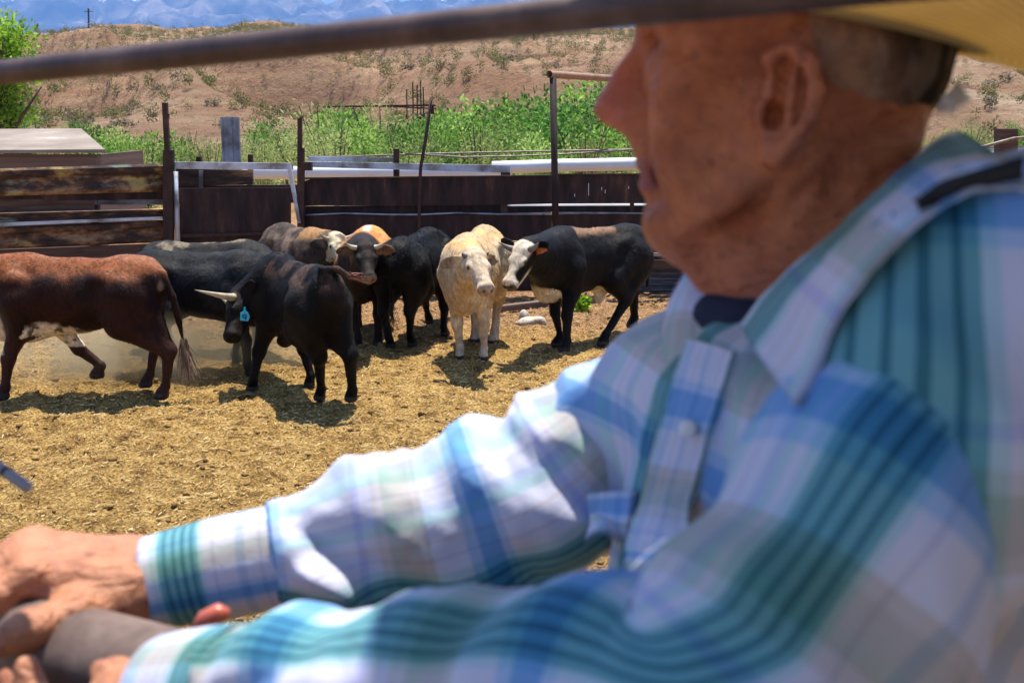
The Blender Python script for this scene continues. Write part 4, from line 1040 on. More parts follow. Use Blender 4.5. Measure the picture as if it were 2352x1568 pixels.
def plaid(name, pu=.19, pv=.175):
    t = NT(name); at = t.n('ShaderNodeAttribute', attribute_name='plaid'); sp = t.n('ShaderNodeSeparateXYZ'); t.l(at.outputs['Vector'], sp.inputs[0])
    fu = t.math('FRACT', t.math('DIVIDE', sp.outputs[0], pu)); fv = t.math('FRACT', t.math('DIVIDE', sp.outputs[1], pv))
    W_ = (.60, .615, .75); W2 = (.50, .50, .66); T1 = (.13, .35, .40); T2 = (.035, .17, .22); AQ = (.42, .58, .66); LB = (.43, .51, .70)
    wu = t.ramp(fu, [(0, W_), (.03, W2), (.04, W_), (.08, AQ), (.10, T1), (.118, T2), (.13, T1), (.155, T2), (.168, T1), (.193, T2), (.206, T1), (.231, T2), (.244, T1), (.268, AQ), (.30, W_), (.34, W2), (.35, W_),
                     (.40, (.58, .52, .54)), (.41, W_), (.46, AQ), (.50, LB), (.53, W_), (.58, W2), (.59, W_), (.64, AQ), (.70, LB), (.78, W_), (.83, W2), (.84, W_), (.90, LB), (.94, W_)], 'CONSTANT')
    wv = t.ramp(fv, [(0, (1, 1, 1)), (.28, (.68, .86, 1.0)), (.32, (.28, .58, .90)), (.42, (.62, .84, 1.0)), (.47, (1, 1, 1)), (.62, (.86, .80, .68)), (.66, (.76, .72, .58)),
                     (.74, (.70, .74, .58)), (.79, (.92, .87, .78)), (.84, (1, 1, 1)), (.90, (.82, .82, 1.0)), (.94, (1, 1, 1))], 'CONSTANT')
    c = t.mix(1.0, wu, wv, 'MULTIPLY')
    t.base(c, .75, 0, .25); t.b.inputs['Sheen Weight'].default_value = .1
    v = t.co('Object'); t.bump(t.noise(v, 42, 4, .6), .25, .006)
    tr = t.n('ShaderNodeBsdfTranslucent'); t.l(c, tr.inputs[0]); mx = t.n('ShaderNodeMixShader'); mx.inputs[0].default_value = .10
    t.l(t.b.outputs[0], mx.inputs[1]); t.l(tr.outputs[0], mx.inputs[2]); t.l(mx.outputs[0], t.t.nodes['Material Output'].inputs[0])
    return t.m
M['shirt'] = plaid('plaid_cotton')
M['cuff'] = plaid('plaid_cuff', .19, .13)
M['navy'] = noisy('navy_cotton', [(.3, (.012, .016, .035)), (.7, (.02, .028, .06))], 30, .9, 0, .3, .002)
M['denim'] = noisy('denim', [(.3, (.02, .035, .08)), (.7, (.05, .08, .16))], 30, .9, 0, .3, .002)
M['leather'] = noisy('boot_leather', [(.3, (.05, .025, .012)), (.7, (.12, .06, .03))], 14, .5, 0, .2, .003)
M['pearl'] = noisy('pearl_button', [(.3, (.75, .74, .72)), (.7, (.9, .9, .88))], 20, .2, 0, 0)
def mat_straw_hat():
    t = NT('woven_straw'); at = t.n('ShaderNodeAttribute', attribute_name='weave'); w1 = t.n('ShaderNodeTexWave'); w1.inputs['Scale'].default_value = 60; w1.inputs['Distortion'].default_value = 1.5
    t.l(at.outputs['Vector'], w1.inputs['Vector']); v = t.co('Object')
    c = t.ramp(w1.outputs['Fac'], [(0, (.56, .45, .22)), (1, (.76, .65, .38))]); c = t.mix(t.math('MULTIPLY', t.ramp(t.noise(v, 14, 4), [(.5, (0, 0, 0)), (.75, (1, 1, 1))]), .35), c, (.42, .29, .09))
    t.base(c, .65, 0, .3)
    tr = t.n('ShaderNodeBsdfTranslucent'); t.l(t.mix(1.0, c, (1.0, .89, .64), 'MULTIPLY'), tr.inputs[0]); mx = t.n('ShaderNodeMixShader'); mx.inputs[0].default_value = .40
    t.l(t.b.outputs[0], mx.inputs[1]); t.l(tr.outputs[0], mx.inputs[2]); t.l(mx.outputs[0], t.t.nodes['Material Output'].inputs[0]); return t.m
M['hat'] = mat_straw_hat()
M['band'] = noisy('sweat_band', [(.3, (.025, .014, .008)), (.7, (.05, .03, .018))], 20, .7)
M['hair'] = mat_hair('grey_hair', [(0, (.50, .46, .43)), (.5, (.72, .69, .66)), (1, (.88, .87, .85))])
t_ = NT('cropped_hair'); at = t_.n('ShaderNodeAttribute', attribute_name='hide'); k = t_.ramp(t_.noise(t_.co('Object'), 70, 5, .7), [(.3, (.6, .6, .6)), (.7, (1.35, 1.35, 1.35))])
t_.base(t_.mix(1.0, at.outputs['Color'], k, 'MULTIPLY'), .8, 0, .2); t_.bump(t_.noise(t_.co('Object'), 180, 5, .7), .6, .004); M['stubble'] = t_.m

HO = P(1788, 168, .74)                                  # head: centre between the ears
YAW = R(180-17)                                         # facing left, a little away
hf_ = np.array((math.cos(YAW), math.sin(YAW), 0)); hl_ = np.array((-math.sin(YAW), math.cos(YAW), 0)); hu_ = np.array((0, 0, 1.))
PT = R(1.0); hf_, hu_ = hf_*math.cos(PT)+hu_*math.sin(PT), hu_*math.cos(PT)-hf_*math.sin(PT)
HS = .93
HL = lambda x, y, z: HO+HS*(hf_*x+hl_*y+hu_*z)
HM_ = np.stack([hf_, hl_, hu_])
def build_body():
    F = Field(); c = lambda a, b, ra, rb=None, k=.012, sub=False: F.cap(HL(*a), HL(*b), ra*HS, (rb if rb is not None else ra)*HS, k, sub)
    e = lambda p, r, k=.015, sub=False: F.ell(HL(*p), np.array(r)*HS, HM_, k, sub)
    e((-.012, 0, .055), (.096, .076, .095)); e((-.045, 0, .02), (.068, .070, .075)); e((.03, 0, -.005), (.062, .064, .085), .02)
    e((.03, 0, .055), (.066, .064, .06), .02)
    for s in (1, -1):
        c((-.008, s*.058, -.035), (.012, s*.052, -.088), .018, .016, .03); c((.012, s*.052, -.088), (.064, s*.014, -.109), .017, .014, .025)
        e((.052, s*.046, -.012), (.026, .018, .024), .02); e((.045, s*.044, -.055), (.034, .018, .035), .025)     # cheekbone, cheek
        c((.088, s*.012, .040), (.062, s*.050, .036), .011, .010, .015)                                    # brow
        e((.080, s*.033, .020), (.013, .014, .010), .012, True); e((.064, s*.033, .018), (.0125, .0125, .0125), .004)   # socket, eyeball
        c((.070, s*.046, .026), (.082, s*.024, .028), .0050, .0055, .006); c((.068, s*.045, .011), (.081, s*.024, .010), .005, .005, .006)  # lids
        c((.078, s*.038, .002), (.084, s*.020, -.004), .007, .006, .01)                                      # bag under the eye
        e((.100, s*.014, -.034), (.013, .009, .010), .008)                                                # nostril wing
        e((.106, s*.0075, -.0440), (.005, .0035, .004), .002, True)
        c((.083, s*.038, -.046), (.078, s*.038, -.074), .004, .004, .008, True)                             # fold beside the mouth
        # ear
        ec = np.array((-.014, s*.079, -.026))
        ring = [(0.78*q[0], .80*q[1]) for q in [(-.002, .028), (.006, .040), (-.008, .047), (-.026, .038), (-.033, .015), (-.028, -.008), (-.014, -.026), (-.004, -.036)]]
        F.ell(HL(-.013, s*.078, -.022), np.array((.018, .006, .032))*HS, HM_, .006)
        for i in range(len(ring)-1):
            a, b = ring[i], ring[i+1]
            y0 = s*(.084+.50*max(0, -a[0]-.002)); y1 = s*(.084+.50*max(0, -b[0]-.002))
            c((ec[0]+a[0]+.009, y0, ec[2]+a[1]), (ec[0]+b[0]+.009, y1, ec[2]+b[1]), .0050, .0050, .003)
        e((-.010, s*.089, -.010), (.0080, .013, .018), .002, True); e((-.004, s*.086, -.029), (.0090, .024, .0115), .002, True); c((-.016, s*.086, -.002), (-.014, s*.087, -.036), .0030, .0030, .002)
        e((-.007, s*.080, -.052), (.0095, .0060, .011), .006)                                             # lobe
        c((.005, s*.077, -.024), (.005, s*.077, -.034), .0045, .0035, .004)                                    # tragus
    e((.090, 0, -.030), (.020, .020, .018), .012); c((.082, 0, .034), (.106, 0, -.006), .0105, .0115, .012); e((.115, 0, -.026), (.0155, .0150, .0135), .010); c((.106, 0, -.006), (.113, 0, -.022), .0105, .0135, .008)
    c((.086, -.018, -.052), (.086, .018, -.052), .012, .012, .014); c((.089, -.018, -.0655), (.089, .018, -.0655), .0060, .0060, .007)
    c((.0865, -.017, -.0785), (.0865, .017, -.0785), .0068, .0068, .006); c((.093, -.02, -.072), (.093, .02, -.072), .0022, .0022, .002, True)
    e((.070, 0, -.103), (.018, .022, .018), .018); c((.060, -.016, -.110), (.060, .016, -.110), .016, .016, .02)
    # neck, wattle, cords
    c((-.034, 0, -.04), (-.064, 0, -.165), .057, .062, .03); c((-.062, 0, -.165), (-.075, 0, -.24), .066, .075, .03)
    c((.046, 0, -.106), (.000, 0, -.166), .022, .030, .03); c((.016, .028, -.105), (-.014, .028, -.18), .019, .024, .025); c((.016, -.028, -.105), (-.014, -.028, -.18), .019, .024, .025); c((-.010, .072, -.085), (.046, .046, -.126), .011, .009, .014, True)
    c((-.025, .062, -.055), (-.010, .022, -.20), .012, .012, .012); c((.058, .016, -.125), (.018, .020, -.175), .007, .009, .008)
    for zc in (.052, .064, .077): c((.086-.2*(zc-.05), -.035, zc), (.086-.2*(zc-.05), .035, zc), .0022, .0022, .003, True)
    # creases of an old face
    for a, b in (((.062, .056, .022), (.045, .064, .030)), ((.061, .056, .014), (.043, .064, .008)), 
                 ((-.03, .064, -.075), (.006, .055, -.13)), ((-.048, .064, -.085), (-.012, .062, -.15))):
        c((a[0]+.003, a[1]*1.09, a[2]), (b[0]+.003, b[1]*1.09, b[2]), .0040, .0040, .006, True)
    # shoulders, trunk and arms under the clothes
    SF = P(1425, 990, .915); SN = P(2290, 790, .50); NB = HL(-.07, 0, -.23); HB = (SF+SN)/2+np.array((.09, -.02, -.48))
    F.cap(SF, NB, .026, .045, .03); F.cap(SN, NB, .026, .045, .03); F.cap(NB, HB, .06, .10, .04); F.cap((SF+NB)/2, HB+(SF-NB)*.3, .03, .08, .04); F.cap((SN+NB)/2, HB+(SN-NB)*.3, .03, .08, .04)
    far = [SF, P(1010, 1195, .915), P(640, 1285, .90), P(345, 1335, .89)]; F.chain(far, [.026, .030, .028, .024], .02)
    near = [SN, P(1640, 1740, .455), P(1000, 1650, .54), P(380, 1620, .66)]; F.chain(near, [.03, .03, .03, .024], .02)
    # far hand closed over the end of the rail
    WR = P(345, 1335, .89)
    F.ell(P(205, 1335, .875), (.050, .032, .024), None, .02)
    K = [P(70, 1322, .85), P(52, 1288, .87), P(58, 1262, .89), P(82, 1252, .91)]
    B = [P(300, 1372, .875), P(300, 1345, .885), P(300, 1320, .895), P(305, 1300, .905)]
    for i in range(4):
        F.chain([WR*.4+B[i]*.6, B[i], K[i]], [.020, .019, .0135], .016); F.ell(K[i], (.0135, .0135, .0125), None, .010)
    fing = [[K[0], P(-8, 1368, .835), P(28, 1420, .84), P(75, 1432, .85)], [K[1], P(-35, 1335, .85), P(-10, 1400, .85), P(45, 1420, .86)],
            [K[2], P(-35, 1305, .875), P(-20, 1380, .875), P(30, 1405, .885)], [K[3], P(0, 1300, .90), P(0, 1360, .905), P(40, 1385, .91)]]
    for f in fing: F.chain(f, [.0125, .0108, .0100, .0085], .006)
    F.chain([P(270, 1390, .87), P(170, 1418, .835), P(70, 1445, .805), P(-25, 1485, .79)], [.021, .0170, .0125, .0105], .012)
    # near hand under the rail, fingers coming up round it
    WN = P(360, 1625, .665)
    K = [P(205, 1660, .70), P(195, 1690, .68), P(190, 1715, .66), P(195, 1735, .64)]
    F.ell(P(285, 1660, .675), (.035, .030, .026), None, .02)
    for i in range(4):
        F.chain([WN, K[i]], [.020, .0125], .014); F.ell(K[i], (.013, .013, .012), None, .008)
    fing = [[K[0], P(110, 1640, .745), P(70, 1575, .765), P(62, 1530, .765)], [K[1], P(100, 1690, .735), P(40, 1620, .77), P(20, 1560, .775)], [K[2], P(90, 1735, .72), P(20, 1680, .77), P(-5, 1600, .78)], [K[3], P(100, 1765, .70), P(40, 1720, .75), P(15, 1660, .77)]]
    for f in fing: F.chain(f, [.0120, .0105, .0098, .0085], .006)
    F.chain([P(320, 1590, .68), P(270, 1560, .70), P(240, 1540, .725)], [.016, .012, .009], .010)
    V, Fc = F.mesh(.0030, lambda x, y, z: .0006*fbm(x*90, y*90, z*90, s=5, o=3), 1)
    return V, Fc
V, Fc = build_body()
loc = (V-HO)@HM_.T/HS; nz = fbm(V[:, 0]*30, V[:, 1]*30, V[:, 2]*30, s=21, o=3); hd = np.linalg.norm(V-HO, axis=1) < .30
c = lerpc((.38, .108, .038), (.49, .16, .063), sstep(-.5, .5, nz))
x, y, z = loc.T
c = lerpc(c, (.48, .13, .085), hd*sstep(.085, .115, x)*sstep(-.06, -.03, z)*.8)
c = lerpc(c, (.50, .175, .095), hd*(np.abs(y) > .079)*(x < .012)*(x > -.05)*(z > -.07)*.75)
c = lerpc(c, (.33, .12, .13), hd*(np.hypot(z+.072, (x-.088)*.7) < .012)*(x > .075)*.8)
c = lerpc(c, (.42, .13, .075), hd*sstep(-.10, -.16, z)*.7)
c = lerpc(c, (.47, .205, .105), (~hd)*.9)
c = lerpc(c, (.36, .14, .11), (~hd)*sstep(.45, .75, fbm(V[:, 0]*70, V[:, 1]*70, V[:, 2]*70, s=25, o=2))*.7)
man = empty('person', (.28, .55, .8), 'old man in a straw hat and plaid shirt leaning over the rail watching the cattle', 'person')
mk('body', V, Fc, M['skin'], man, True, {'skin': np.concatenate([c, np.ones((len(c), 1))], 1)})
for s in (1, -1):
    m = MB(); m.sphere(HL(.0655, s*.033, .018), .0122*HS, 14, 10); o = m.build('eye', M['pearl'], man, True)
    m = MB(); m.sphere(HL(.0740, s*.033, .018), (.0048, .0048, .0048), 12, 8); m.build('iris', M['eye'], o, True)
# cropped hair at the back of the head and a white fringe
F = Field(); F.ell(HL(-.012, 0, .055), np.array((.099, .079, .097))*HS, HM_, .015); F.ell(HL(-.045, 0, .02), np.array((.0715, .0735, .078))*HS, HM_, .015)
F.cut(HL(-.030, 0, 0), hf_*.95-hu_*.30); F.cut(HL(0, 0, .060), hu_); F.cut(HL(-.06, 0, -.052), -hu_+hf_*.25)
Vh, Fh = F.mesh(.003, lambda x, y, z: .0012*fbm(x*160, y*160, z*60, s=15, o=2)); lh = (Vh-HO)@HM_.T/HS; ch = lerpc((.30, .16, .095), (.018, .012, .009), sstep(-.045, -.095, lh[:, 0]-.25*(lh[:, 2]-.01))); ch = lerpc(ch, (.30, .22, .17), .35*sstep(.1, .5, fbm(lh[:, 0]*60, lh[:, 1]*60, lh[:, 2]*30, s=91, o=3))); hair = mk('hair', Vh, Fh, M['stubble'], man, True, {'hide': np.concatenate([ch, np.ones((len(ch), 1))], 1)})
SV = []; SF_ = []; ST = []; kk = 0
for i in range(9):
    a = (i/8-.5)*1.0; rt_ = HL(-.045-.073*math.cos(a), .071*math.sin(a), -.008-.02*abs(math.sin(a))); ax = -hf_*math.cos(a)*.5+hl_*math.sin(a)*.5-hu_*.85
    v_, f_, t_ = strands(rt_, ax, .011, .6, 26, 300+i, .0006, .0); SV.append(v_); SF_.append(f_+kk); ST.append(np.clip(t_*.6+.5, 0, 1)); kk += len(v_)
mk('fringe', np.concatenate(SV), np.concatenate(SF_), M['hair'], hair, False, {'tint': np.concatenate(ST)})
# eyebrow
SV = []; SF_ = []; ST = []; kk = 0
for s in (1, -1):
    for i in range(9):
        f = i/8; v_, f_, t_ = strands(HL(.098-.030*f, s*(.012+.036*f), .043-.002*f), hf_*.5+hl_*s*.6+hu_*.2, .010, .35, 10, 500+i, .0009); SV.append(v_); SF_.append(f_+kk); ST.append(t_); kk += len(v_)
mk('eyebrow', np.concatenate(SV), np.concatenate(SF_), M['hair'], man, False, {'tint': np.concatenate(ST)})

# ---- hat, pushed back
TL = R(11); bf = hf_*math.cos(TL)+hu_*math.sin(TL); bu = hu_*math.cos(TL)-hf_*math.sin(TL); bl_ = hl_
HC = HL(-.012, 0, .036)
def hatp(a, rr, z): return HC+bf*(rr[0]*math.cos(a)+rr[2])+bl_*(rr[1]*math.sin(a))+bu*z
NA, NR = 96, 16
def brim(th):
    V = []; Wv = []
    for j in range(NR):
        f = j/(NR-1)
        for i in range(NA):
            a = 2*math.pi*i/NA
            rx = .104+.108*f; ry = .083+.105*f-.022*f*f*abs(math.sin(a))**3
            z = .075*(f**1.9)*abs(math.sin(a))**2.4-.012*f*f*abs(math.cos(a))**2+.004*math.sin(3*a+1)*f
            V.append(hatp(a, (rx, ry, 0), z+th)); Wv.append((f*.105, a*.12, 0))
    return V, Wv
V0, W0 = brim(0); V1, W1 = brim(.0035); n0 = len(V0); Fq = []
for j in range(NR-1):
    for i in range(NA):
        q = (j*NA+i, j*NA+(i+1) % NA, (j+1)*NA+(i+1) % NA, (j+1)*NA+i); Fq.append(q); Fq.append(tuple(n0+k for k in q[::-1]))
for j in (0, NR-1):
    for i in range(NA):
        q = (j*NA+i, j*NA+(i+1) % NA, n0+j*NA+(i+1) % NA, n0+j*NA+i); Fq.append(q if j == 0 else q[::-1])
hat = mk('hat', V0+V1, Fq, M['hat'], man, True, {'weave': np.array(W0+W1)})
prf = [(1.0, .0036), (.985, .03), (.96, .06), (.92, .085), (.83, .102), (.65, .108), (.4, .100), (.15, .095)]
V = []; Wv = []
for r_, z_ in prf:
    for i in range(NA):
        a = 2*math.pi*i/NA; pinch = 1-.10*sstep(.06, .10, np.array(z_))*max(0, math.cos(a)); V.append(hatp(a, (.104*r_, .083*r_*pinch, 0), z_)); Wv.append((z_, a*.1, 0))
Fq = [(j*NA+i, j*NA+(i+1) % NA, (j+1)*NA+(i+1) % NA, (j+1)*NA+i) for j in range(len(prf)-1) for i in range(NA)]+[tuple((len(prf)-1)*NA+i for i in range(NA))]
mk('hat_crown', V, Fq, M['hat'], hat, True, {'weave': np.array(Wv)})
V = []
for z_, o_ in ((.002, .9985), (.028, .985), (.028, .965), (.002, .975)):
    for i in range(NA): V.append(hatp(2*math.pi*i/NA, (.104*o_, .083*o_, 0), z_))
Fq = [(j*NA+i, j*NA+(i+1) % NA, ((j+1) % 4)*NA+(i+1) % NA, ((j+1) % 4)*NA+i) for j in range(4) for i in range(NA)]
mk('sweatband', V, Fq, M['band'], hat, True)
V = []
for z_, o_ in ((.005, 1.012), (.030, .998), (.030, .985), (.005, 1.0)):
    for i in range(NA): V.append(hatp(2*math.pi*i/NA, (.104*o_, .083*o_, 0), z_))
mk('hat_band', V, Fq, M['band'], hat, True)

# ---- shirt
SFp = P(1420, 985, .915); SNp = P(2290, 800, .50)
lat = nrm((SFp-SNp)*np.array((1, 1, 0))); fac = np.array((-lat[1], lat[0], 0));
if fac[0] > 0: fac = -fac
MID = (SFp+SNp)/2
def TP(f, l, z): return MID+fac*f+lat*l+np.array((0, 0, z))
F = Field(); TM = np.stack([fac, lat, np.array((0, 0, 1.))])
NBp = HL(-.066, 0, -.235)
F.ell(TP(-.055, 0, -.15), (.125, .175, .18), TM, .05); F.ell(TP(-.055, .0, -.36), (.15, .165, .20), TM, .06)
F.cap(TP(-.03, -.15, -.005), TP(-.03, .14, -.02), .055, .055, .06)
F.cap(SFp+np.array((.02, 0, 0)), NBp, .048, .066, .05); F.cap(SNp+np.array((.01, 0, -.01)), NBp, .054, .060, .06)
F.ell(P(2330, 830, .74), (.10, .13, .10), None, .08); F.ell(P(2420, 960, .64), (.10, .11, .14), None, .08)
F.cap(SNp, P(2520, 830, .60), .062, .07, .05); F.cap(SFp, P(1320, 1060, .92), .050, .046, .05); F.cap(SNp, P(2050, 1180, .47), .058, .052, .05)
def folds(x, y, z):
    q = .006*(np.abs(vnoise(x*16+z*9, y*16, z*7, s=71))*2-.8)+.002*fbm(x*40, y*40, z*30, s=73, o=2)
    return q
Vs, Fs = F.mesh(.0045, folds, 2)
rel = Vs-MID; fl = rel@fac; ll = rel@lat
uu = .16*np.arctan2(ll, fl+.09); pl_ = np.stack([uu, rel[:, 2]+.10, np.zeros(len(Vs))], 1)
shirt = mk('shirt', Vs, Fs, M['shirt'], man, True, {'plaid': pl_})
from mathutils.bvhtree import BVHTree
bvh = BVHTree.FromPolygons([tuple(v) for v in Vs], [tuple(int(i) for i in f) for f in Fs])
def on_shirt(x, y, off=.004):
    """the place on the shirt front lying towards (x, y) seen from the eye, lifted off the cloth by off"""
    d = ray(x, y); h_ = bvh.ray_cast(Vector(_ce), Vector(d).normalized(), 3)
    if h_[0] is None: return P(x, y, .70)
    return np.array(h_[0])+np.array(h_[1])*off

def sleeve(name, pts, rads, amp, seed, mat, swap=False, NA=80, step=.0035, diag=1.2, closed_end=True, u0=0.0, v0=0.0, foldfn=None):
    pts = np.array(pts); rads = np.array(rads)
    sl = np.concatenate([[0], np.cumsum(np.linalg.norm(np.diff(pts, axis=0), axis=1))]); n = int(sl[-1]/step)+2
    s = np.linspace(0, sl[-1], n)
    def sm(a):
        o = np.interp(s, sl, a); w_ = max(3, int(.03/step)); k = np.ones(2*w_+1)/(2*w_+1)
        p = np.concatenate([2*o[0]-o[w_:0:-1], o, 2*o[-1]-o[-2:-w_-2:-1]]); return np.convolve(p, k, 'valid')
    C_ = np.stack([sm(pts[:, i]) for i in range(3)], 1); r = sm(rads)
    T = np.gradient(C_, axis=0); T /= np.linalg.norm(T, axis=1)[:, None]
    Sd = np.cross(T, np.array((0, 0, 1.))); Sd /= np.linalg.norm(Sd, axis=1)[:, None]; Up = np.cross(Sd, T)
    ph = np.linspace(0, 2*np.pi, NA+1)
    PH, SS = np.meshgrid(ph, s); cx, sx = np.cos(PH), np.sin(PH)
    g = SS/.034+diag*cx*.9+.35*sx
    wob = 1.1*fbm(SS*9+seed, cx*.8, sx*.8, s=seed, o=2)
    rid = 1-np.abs(vnoise((g+wob)*.55, cx*.5+seed, sx*.5, s=seed+3))*2.6
    env = (.35+.65*np.abs(vnoise(SS*7, cx*.9, sx*.9, s=seed+8)))*np.clip(SS/.03, 0, 1)*np.clip((sl[-1]-SS)/.025, .0, 1)
    rid = .45*rid+.55*np.sin((g+.55*wob)*2.3)+.25
    f = amp*(rid-.35)*env+.25*amp*fbm(SS*40, cx*2.4, sx*2.4, s=seed+11, o=2)
    if foldfn is not None: f = f+foldfn(SS, PH)
    rr = r[:, None]*(1+0*f)+f
    V = C_[:, None]+rr[..., None]*(cx[..., None]*Up[:, None]+sx[..., None]*Sd[:, None])
    U = PH*.056+u0; W_ = SS+v0
    A = np.stack([W_, U, 0*U], -1) if swap else np.stack([U, W_, 0*U], -1)
    if closed_end:      # turn the edge in so the opening shows a thickness
        Vi = C_[-1][None]+(rr[-1]-.003)[:, None]*(cx[-1][:, None]*Up[-1]+sx[-1][:, None]*Sd[-1]); Vj = Vi-T[-1]*.03
        V = np.concatenate([V, Vi[None], Vj[None]]); A = np.concatenate([A, A[-1:], A[-1:]])
    m, k = V.shape[:2]; i = np.arange(m*k).reshape(m, k)
    Fq = np.stack([i[:-1, :-1], i[1:, :-1], i[1:, 1:], i[:-1, 1:]], -1).reshape(-1, 4)
    return mk(name, V.reshape(-1, 3), Fq, mat, shirt, True, {'plaid': A.reshape(-1, 3)})
sleeve('sleeve', [P(1500, 920, .91), P(1420, 985, .915), P(1315, 1095, .92), P(1150, 1172, .92), P(1000, 1218, .915), P(820, 1254, .91), P(690, 1265, .905), P(628, 1278, .90)],
       [.050, .064, .072, .074, .069,   .059, .057, .042], .0185, 5, M['shirt'], diag=-1.9, u0=-.01, v0=.07)
sleeve('cuff', [P(660, 1274, .90), P(560, 1292, .90), P(450, 1316, .897), P(345, 1340, .893)], [.041, .041, .039, .0365], .0012, 6, M['cuff'], True, u0=.055, v0=-.042)
sleeve('sleeve', [P(2430, 760, .57), P(2320, 830, .50), P(2023, 1180, .47), P(1823, 1480, .455), P(1690, 1680, .447), P(1560, 1735, .455), P(1400, 1662, .485), P(1000, 1628, .54), P(700, 1612, .60), P(560, 1602, .625), P(540, 1600, .63)],
       [.030, .066, .062, .060, .062, .064, .064, .054, .048, .044, .040], .010, 8, M['shirt'], u0=.09, v0=.06)
sleeve('cuff', [P(575, 1602, .62), P(500, 1600, .64), P(395, 1603, .665)], [.0405, .040, .037], .0012, 9, M['cuff'], True, u0=.03, v0=.03)

def ribbon(name, inner, outer, mat, nu=60, nw=14, bulge=.006, th=.0025, uvs=(1, 1), parent=None, u0=0.0, v0=0.0, seed=1, over=0.0):
    a = np.array([P(*p) if len(p) == 3 and p[0] > 20 else p for p in inner]); b = np.array([P(*p) if len(p) == 3 and p[0] > 20 else p for p in outer])
    t = np.linspace(0, 1, nu); k = np.linspace(0, 1, len(a))
    def sm(q):
        o = np.stack([np.interp(t, k, q[:, i]) for i in range(3)], 1); w_ = nu//(2*len(a)); kk = np.ones(2*w_+1)/(2*w_+1)
        return np.stack([np.convolve(np.concatenate([2*o[0, i]-o[w_:0:-1, i], o[:, i], 2*o[-1, i]-o[-2:-w_-2:-1, i]]), kk, 'valid') for i in range(3)], 1)
    a, b = sm(a), sm(b); w_ = np.linspace(0, 1, nw)
    V = a[:, None]*(1-w_)[None, :, None]+b[:, None]*w_[None, :, None]
    du = np.gradient(V, axis=0); dv = np.gradient(V, axis=1); N = np.cross(du, dv); N /= np.maximum(np.linalg.norm(N, axis=2), 1e-9)[..., None]
    if np.sum(N.mean((0, 1))*(_ce-V.mean((0, 1)))) < 0: N = -N
    V = V+N*(bulge*np.sin(np.pi*np.clip(w_*1.15, 0, 1))**.8)[None, :, None]
    V = V+N*(.0012*fbm(V[..., 0]*45, V[..., 1]*45, V[..., 2]*45, s=seed, o=2))[..., None]
    if over:          # lay the strip on top of the cloth wherever it would sink into it
        lift = np.zeros(V.shape[:2])
        for i in range(V.shape[0]):
            for j in range(V.shape[1]):
                d_ = V[i, j]-_ce; L_ = np.linalg.norm(d_); h_ = bvh.ray_cast(Vector(_ce), Vector(d_/L_), 2)
                if h_[0] is not None: lift[i, j] = max(0, L_-h_[3]+over)
        for _ in range(3):
            q_ = np.pad(lift, 1, mode='edge'); lift = np.maximum(lift, (q_[:-2, 1:-1]+q_[2:, 1:-1]+q_[1:-1, :-2]+q_[1:-1, 2:])/4)
        dd_ = V-_ce; V = V-dd_/np.linalg.norm(dd_, axis=2)[..., None]*lift[..., None]
    ln = np.concatenate([[0], np.cumsum(np.linalg.norm(np.diff(a, axis=0), axis=1))]); wd = np.linalg.norm(b-a, axis=1).mean()
    A = np.stack(np.broadcast_arrays((w_*wd)[None, :]*uvs[0]+u0, ln[:, None]*uvs[1]+v0, 0.), -1)
    Vb = V-N*th; n, m = V.shape[:2]; i = np.arange(n*m).reshape(n, m); q = np.stack([i[:-1, :-1], i[1:, :-1], i[1:, 1:], i[:-1, 1:]], -1).reshape(-1, 4)
    Fq = [tuple(f) for f in q]+[tuple(f[::-1]+n*m) for f in q]
    edge = list(i[0, :])+list(i[1:, -1])+list(i[-1, -2::-1])+list(i[-2:0:-1, 0])
    for j in range(len(edge)): e0, e1 = edge[j], edge[(j+1) % len(edge)]; Fq.append((e1, e0, e0+n*m, e1+n*m))
    return mk(name, np.concatenate([V.reshape(-1, 3), Vb.reshape(-1, 3)]), Fq, mat, parent or shirt, True, {'plaid': np.concatenate([A.reshape(-1, 3)]*2)})
sl_n = [o for o in shirt.children if o.name.startswith('sleeve')][-1].data
vn = np.zeros(len(sl_n.vertices)*3, np.float32); sl_n.vertices.foreach_get('co', vn); vn = vn.reshape(-1, 3)
fn_ = np.array([tuple(p.vertices) for p in sl_n.polygons])+len(Vs)
bvh = BVHTree.FromPolygons([tuple(v) for v in np.concatenate([Vs, vn])], [tuple(int(i) for i in f) for f in np.concatenate([Fs, fn_])])
ribbon('collar', [(2200, 300, .745), (2165, 310, .715), (2100, 360, .675), (2000, 450, .650), (1900, 540, .642), (1800, 630, .648), (1740, 690, .660), (1700, 745, .672)],
       [(2400, 440, .77), (2320, 425, .70)]+[on_shirt(x, y, .005) for x, y in ((2215, 455), (2115, 520), (2015, 625), (1930, 740), (1855, 840), (1805, 908))], M['shirt'], bulge=.003, th=.002, over=.005, uvs=(.5, 1), u0=.014, v0=.13, seed=2)
ribbon('collar', [(1800, 560, .80), (1700, 600, .79), (1640, 650, .770), (1622, 700, .745), (1612, 760, .730), (1606, 800, .722)],
       [(1720, 540, .85), (1640, 560, .84), (1580, 608, .82), (1535, 690, .80), (1505, 790, .775), (1495, 880, .755)], M['shirt'], u0=.06, v0=.0, seed=3)
ribbon('shoulder_dark_strip', [on_shirt(x, y, .012) for x, y in ((2118, 505), (2170, 468), (2230, 445), (2300, 428), (2349, 420))], [on_shirt(x, y, .008) for x, y in ((2121, 514), (2175, 488), (2234, 468), (2301, 452), (2350, 446))], M['ink'], 40, 8, .002, .002, parent=man)  # thin black strip lying on the shoulder behind the collar
